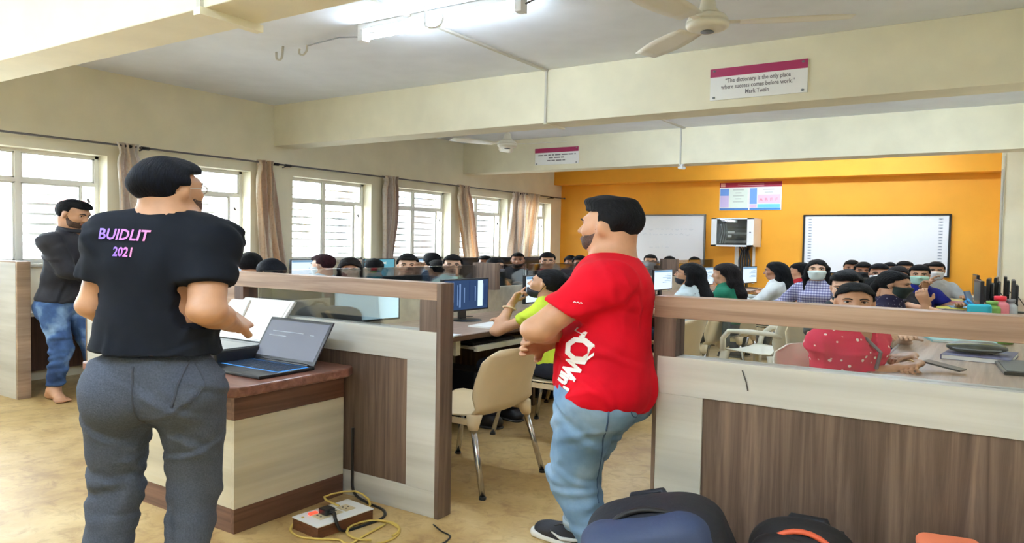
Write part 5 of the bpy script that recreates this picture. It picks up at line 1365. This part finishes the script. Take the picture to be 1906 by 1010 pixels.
# behind, near the whiteboards
seated('girl in checked shirt with white mask and long hair before the large whiteboard', (-1.22, 6.32, 1.318), face=(.10, -1), lookcam=True, fem=True, hair='front', res=.008, sk='fair', mask=('full', (216, 230, 228)), topmat=check, sleeve=1.7, wl=(-.30, .12, .72), wr=(.25, .2, .75), bottom='navy_jeans', botc=(38, 42, 70), chairlabel='chair of the girl in checked shirt')
for k, (x, y, z, lab, mk) in enumerate([(-3.6, 8.60, 1.28, 'person with dark hair first beyond the red shoulder', (206, 212, 220)), (-3.55, 9.1, 1.25, 'person with dark hair second beyond the red shoulder', (214, 216, 220)), (-3.25, 9.2, 1.245, 'person with dark hair third beyond the red shoulder, below the whiteboard edge', (210, 210, 214)), (-3.7, 8.2, 1.33, 'person with dark hair right against the neck of the red shirted man', (200, 204, 210))]):
    seated(lab, (x, y, z), face=(.3, -1), lookcam=True, hair='short', mask=('full', mk), topc=(200, 204, 210), top='pale_top', chairlabel='chair of the '+lab)
# right-hand rows
rw = seated('woman in red printed kurta behind the right partition glass', (-.50, 3.37, 1.243), face=(.86, -.50), lookcam=.92, fem=True, hair='tied', sk='tan', res=.0065, build=1.22, topmat=red_kurta, vneck=True, sleeve=1.10, wrw=(-.262, 3.43, .795), wlw=(-.30, 3.64, .80), hand=(.9, .5),
            handn=[(.9, .2, -.12), (.9, -.1, -.1)], palm=[(-.2, .4, -1), None], pr_=(.7, -.2, .3), pl_=(-.7, -.1, .3), arm=True, chairlabel='white plastic armchair of the woman in red', shirtres=.009, lean=(0, .04))
w = rw['W'][1]; e = rw['E'][1]; c = w+(e-w)*.10; ax = _norm(w-e); s1 = _norm(np.cross(ax, [1., 0, 0])); s2 = np.cross(ax, s1)
MB().tube([c+.030*(math.cos(t_)*s1+math.sin(t_)*s2) for t_ in np.linspace(0, 2*PI, 19)], .0045, 6).build('bangle', M('gold_bangle', (222, 184, 110), .3, metal=.8), rw['T'], smooth=True)
MB().tube([rw['at'](.88, .0, .075), rw['at'](.72, -.0, .155), rw['at'](.5, 0, .142)], .008, 6).build('placket', M('grey_placket', (120, 104, 112), .6), rw['shirt'])
seated('person with ear showing and dark side-parted hair right behind the woman in red', (-.70, 4.42, 1.262), face=(.7, -.7), look=(-12, -8, 0), lookcam=.9, hair='short', vol=.006, sk='fair', res=.007, topc=(60, 70, 80), top='slate_tee', mask=('chin', (40, 42, 48)), chairlabel='chair of the side-parted head behind the woman in red')
seated('girl in navy dotted top with black mask, turned to the right', (-.54, 5.15, 1.255), face=R_, look=(-8, -10, 0), fem=True, hair='tied', sk='tan', res=.0065, topmat=navy_print, mask=('full', (36, 50, 46)), sleeve=.12, wrw=(-.36, 5.02, 1.0), pr_=(.3, .2, .5), hand=(.7, .5), handn=[(.2, -.2, .8), None], palm=[(-1, .2, .1), None], chairlabel='chair of the girl in navy dotted top')
seated('dark haired head bowed between the two girls at the right desk', (-.72, 5.85, 1.16), face=R_, look=(-20, -30, 0), fem=True, hair='bun', sk='tan', topc=(60, 56, 90), top='indigo', chair=False, eyes=False)
seated('woman in black tee with bare forearm laid on the right desk', (-.64, 6.30, 1.262), face=(.8, -.6), lookcam=.95, fem=True, hair='tied', vol=.004, hairc='brownblack', sk='tan', res=.008, topc=(44, 40, 44), top='black_tee', sleeve=.7, wrw=(-.22, 6.1, .80), pr_=(.6, .2, .4), chairlabel='chair of the woman in black tee')
seated('person with glasses and white mask under the left part of the large whiteboard', (-.838, 6.88, 1.272), face=(.6, -.8), lookcam=True, hair='short', sk='brown', glasses=(60, 50, 46), mask=('full', (226, 228, 232)), topc=(200, 206, 212), top='light_tee', res=.009, chairlabel='chair of the glasses and white mask head')
seated('man in black mask farther left before the large whiteboard', (-1.16, 8.3, 1.245), face=(.5, -.9), lookcam=True, hair='short', vol=.006, sk='brown', mask=('full', (38, 38, 42)), topc=(52, 52, 58), top='soot', chairlabel='chair of the front man in black mask', res=.009)
seated('man with black mask second, half behind the front masked man', (-1.37, 8.95, 1.262), face=(.5, -.9), lookcam=True, hair='short', vol=.004, sk='brown', mask=('full', (46, 46, 56)), topc=(70, 70, 80), top='ash', chairlabel='chair of the second man in black mask', res=.009)
seated('dark hair top peeking behind the glasses and white mask head', (-1.03, 9.3, 1.235), face=(.4, -.9), lookcam=True, hair='short', sk='tan', topc=(90, 90, 100), top='grey_tee', chairlabel='chair of the peeking dark hair')
seated('bare faced man with black hair at the middle of the whiteboard foot', (-.77, 8.15, 1.285), face=(.4, -.9), lookcam=True, hair='short', sk='tan', topc=(110, 110, 120), top='mid_grey', chairlabel='chair of the bare faced man below the whiteboard', res=.009)
seated('person in royal blue shirt with mint green mask', (-.58, 7.35, 1.258), face=(.7, -.7), lookcam=True, hair='short', vol=.004, sk='tan', mask=('full', (168, 206, 190)), topc=(36, 40, 128), top='royal_blue', wr=(.05, .16, .97), pr_=(.4, -.1, .4), hand=(1.1, .5), handn=[(0, .2, 1), None], chairlabel='chair of the person in royal blue', res=.009)
seated('man in white shirt with white mask and glasses, rightmost under the whiteboard', (-.535, 8.6, 1.275), face=(.5, -.85), lookcam=True, hair='short', vol=.004, sk='tan', mask=('full', (232, 234, 238)), glasses=(60, 60, 64), topc=(222, 228, 234), top='white_shirt', sleeve=1.6, wr=(.16, .22, .98), pr_=(.5, .1, .3), chairlabel='chair of the man in white shirt', res=.009)
seated('dark haired head just visible between mint mask and white mask', (-.65, 9.3, 1.235), face=(.3, -.95), lookcam=True, hair='short', sk='tan', topc=(100, 100, 110), top='dull_tee', chairlabel='chair of the head between the two masks')

# spare chairs in the middle aisle
put_chair(-1.75, 4.30, (-1, .1), 'empty beige chair behind the red shirt, seat turned to the island')
put_chair(-1.62, 8.3, (-1, 0), 'beige chair back left of the girl in checked shirt')
put_chair(-1.45, 7.1, (-.8, -.5), 'angled beige chair back beside the girl in checked shirt')
put_armchair(-4.30, 2.62, (-1, .2), 'white plastic armchair behind the elbow of the man in black')
put_armchair(-1.32, 5.2, (-.9, .3), 'empty pale plastic armchair in the aisle seen through the right glass')
o = MB().sheet(np.array([[(-.09, y, z), (.0, y-.004, z), (.09, y, z)] for y, z in ((-.305, .42), (-.302, .6), (-.312, .80), (-.29, .865), (-.255, .80), (-.225, .62))]), .006).build('dark_scarf', M('dark_green_cloth', (40, 52, 54), .9), smooth=True)
place(o, (-1.92+.035-.05, 5.32, 0), PI/2); tag(o, 'dark cloth hung over the beige chair back behind the right glass', 'scarf')

# ------------------------------------------------------------------ things on the right desk
def bottle(x, y, z, r, h, col, capc, label, alpha=False):
    t = thing('water_bottle', label, 'bottle', (x, y, z))
    MB().lathe([(0, 0), (r*.92, 0), (r, .01), (r, h*.62), (r*.9, h*.70), (r*.55, h*.80), (r*.5, h*.86), (0, h*.86)], n=20).build('body', M('bottle_%d_%d_%d' % col, col, .2, spec=.6), t, smooth=True)
    MB().lathe([(0, h*.82), (r*.66, h*.82), (r*.68, h*.98), (r*.6, h), (0, h)], n=20).build('cap', M('cap_%d_%d_%d' % capc, capc, .35), t, smooth=True)
    return t
bottle(.012, 6.35, .75, .058, .25, (214, 120, 132), (222, 40, 60), 'pink water bottle with red cap near the right frame edge')
bottle(-.035, 6.30, .75, .055, .20, (104, 146, 60), (120, 160, 76), 'green bottle between the teal flask and the pink bottle')
t = thing('teal_pouch', 'teal pouch with a looped strap left of the green bottle', 'bag', (-.11, 6.22, .75))
soft('body', [rbox((0, 0, .085), (.075, .05, .085), .025)], .008, M('teal_cloth', (30, 160, 176), .6), t, wr=(.003, 20, 2))
MB().tube([(-.06, 0, .14), (-.09, 0, .19), (-.075, 0, .22), (-.04, 0, .16)], .010, 8).build('strap', M('blue_strap', (60, 150, 210), .6), t, smooth=True)
bottle(.075, 6.4, .75, .045, .22, (170, 176, 182), (120, 124, 130), 'grey steel bottle cut by the right frame edge')
t = thing('tablet', 'blue grey tablet leaning upright left of the teal pouch', 'tablet', (-.165, 6.35, .75), .1)
MB().obox((0, 0, .145), (.25, .97, 0), (.93, -.25, .2), (-.2, 0, .97), .09, .006, .145).build('body', M('slate_blue', (92, 112, 140), .35), t, bevel=.003)
for k, (x, y, w, d, h, rot, col, lab) in enumerate([(-.33, 8.9, .22, .30, .03, .1, (96, 84, 130), 'violet book at the far end of the right desk'), (-.30, 8.35, .24, .30, .03, -.1, (226, 214, 140), 'pale yellow book farther along the right desk'), (-.33, 7.85, .24, .30, .035, .08, (150, 50, 70), 'dark red book on the right desk'),
        (-.25, 7.35, .20, .26, .03, .2, (110, 180, 222), 'sky blue notebook on the right desk'), (-.32, 7.2, .22, .28, .025, .0, (220, 214, 90), 'yellow edged notebook left of the sky blue one'), (-.30, 6.85, .16, .22, .03, -.2, (40, 36, 44), 'small black notebook before the tall monitors'), (-.20, 9.3, .2, .3, .02, 0, (210, 206, 200), 'pale papers at the orange wall end of the desk')]):
    book(x, y, .75, w, d, h, rot, col, lab)
book(-.17, 4.72, .752, .30, .22, .016, .25, (150, 206, 210), 'pale aqua folder lying on the right desk behind the pencil pouch', 'folder', 'folder')
book(-.06, 4.05, .75, .26, .34, .03, -.1, (60, 58, 110), 'navy notebook under the bulging black pouch', 'notebook', 'notebook')
t = thing('pencil_pouch', 'bulging black and olive pouch on the notebook at right', 'bag', (-.075, 4.05, .782), .1)
soft('body', [el((0, 0, .035), (.125, .085, .040))], .007, M('black_nylon', (34, 36, 40), .35, noise=.5, nscale=12, col2=(70, 74, 60)), t, wr=(.004, 26, 4))
MB().tube([(-.115, -.035, .048), (-.05, -.06, .062), (.03, -.055, .066), (.11, -.02, .052)], .004, 6).build('zip', M('olive_trim', (150, 146, 90), .5), t)
MB().tube([(-.12, 0, .03), (-.08, -.075, .03), (0, -.09, .03), (.08, -.07, .03), (.12, 0, .03)], .005, 6).build('piping', m_grey, t)
t = thing('smartphone', 'black phone held by the woman in red over the desk', 'phone', (-.175, 3.47, .775), -.3)
MB().obox((0, 0, .012), (.97, 0, -.2), (0, 1, 0), (.2, 0, .97), .075, .036, .005).build('body', m_black, t, bevel=.003)
t = thing('keyboard', 'dark keyboard at the right frame edge on the right desk', 'keyboard', (.08, 3.75, .75), PI/2+.1)
MB().box(-.2, .2, -.07, .07, 0, .02).build('case', m_black, t, bevel=.003); MB().box(-.19, .19, -.06, .06, .02, .024).build('keys', m_dark, t)
bottle(.03, 4.75, .752, .05, .19, (96, 136, 50), (110, 150, 60), 'lime green bottle standing past the aqua folder')

# bag on the island desk behind the left glass
t = thing('backpack', 'grey backpack slumped on the desk behind the left partition glass', 'bag', (-2.60, 2.42, .75), .2)
soft('body', [[rbox((0, 0, .13), (.15, .10, .13), .07), .03], [el((.02, -.06, .10), (.11, .06, .09)), .03]], .010, M('grey_bag_cloth', (92, 98, 108), .8, bump=.3), t, wr=(.004, 18, 3))
MB().tube([(-.10, 0, .25), (-.07, 0, .285), (-.03, 0, .285), (0, 0, .25)], .009, 8).build('handle', M('tan_strap', (170, 150, 120), .6), t, smooth=True)
MB().tube([(.05, -.09, .24), (.10, -.10, .18), (.13, -.09, .08), (.14, -.05, .02)], .010, 8).build('trim', M('tan_strap'), t, smooth=True)

# ------------------------------------------------------------------ backpacks on the floor in front
def backpack(label, loc, rot, body, panel, trim, size=(.17, .12, .25), lean_=0.0, roll=0.0, patch=False):
    t = thing('backpack', label, 'bag', loc, rot); w, d, h = size; R = Ry(roll)@Rx(lean_)
    c = R@np.array([0, 0, h])
    Q = lambda x, y, z: R@np.array([x, y, z])
    bm_ = M('bag_%d_%d_%d' % body, body, .7, bump=.35, bscale=24); pm = M('bagp_%d_%d_%d' % panel, panel, .65, bump=.3, bscale=20)
    b_ = soft('body', [[rbox(c, (w, d, h), .09, R), .03], [el(Q(0, 0, h*1.75), (w*.82, d*.85, h*.30), R), .06]], .009, bm_, t, wr=(.004, 14, 5))
    soft('front_pocket', [[rbox(Q(0, -d*.95, h*.70), (w*.80, d*.42, h*.55), .06, R), .03]], .009, bm_, t, wr=(.003, 16, 2))
    soft('top_flap', [[rbox(Q(-.01, -d*.62, h*1.62), (w*.92, d*.52, h*.40), .07, R), .03]], .009, pm, t, wr=(.003, 16, 3))
    tm_ = M('bagt_%d_%d_%d' % trim, trim, .55)
    MB().tube([Q(w*.96*math.sin(a), -d*.58, h*1.10+h*.975*math.cos(a)) for a in np.linspace(-1.9, 1.9, 25)], .009, 8).build('zip_seam', tm_, t, smooth=True)
    MB().tube([Q(w*.66*math.sin(a), -d*1.36, h*.8+h*.48*math.cos(a)) for a in np.linspace(-1.7, 1.7, 17)], .006, 8).build('pocket_zip', tm_, t, smooth=True)
    MB().tube([Q(-.05, d*.5, h*1.92), Q(-.04, d*.9, h*1.98), Q(.04, d*.9, h*1.98), Q(.05, d*.5, h*1.92)], .011, 8).build('carry_handle', bm_, t, smooth=True)
    if patch: soft('top_patch', [[rbox(Q(-w*.45, 0, h*2.0), (w*.5, d*.9, h*.10), .02, R), .02]], .008, M('coral_panel', (232, 128, 92), .7), t)
    for sx in (-1, 1):
        G = np.array([[Q(sx*w*.45-.028, y, z), Q(sx*w*.45, y+.006, z), Q(sx*w*.45+.028, y, z)] for y, z in ((d*.85, h*1.85), (d*1.35, h*1.70), (d*1.62, h*1.25), (d*1.5, h*.8), (d*1.1, h*.4), (d*.9, h*.2))])
        MB().sheet(G, .014).build('shoulder_strap', pm, t, smooth=True)
    return t
backpack('large navy backpack with black trim by the feet of the man in red', (-.515, 1.72, 0), .35, (24, 27, 38), (50, 63, 96), (16, 16, 20), (.17, .14, .288), -.05, -.34)
backpack('small black backpack with orange piping at the foot of the right partition', (-.375, 1.90, 0), .1, (26, 26, 30), (18, 18, 22), (214, 92, 58), (.12, .10, .235), .0)
backpack('black bag with orange top flap at the bottom right corner', (-.005, 1.87, -.0), .2, (30, 32, 40), (226, 120, 84), (30, 30, 34), (.13, .09, .256), .0, 0, True)
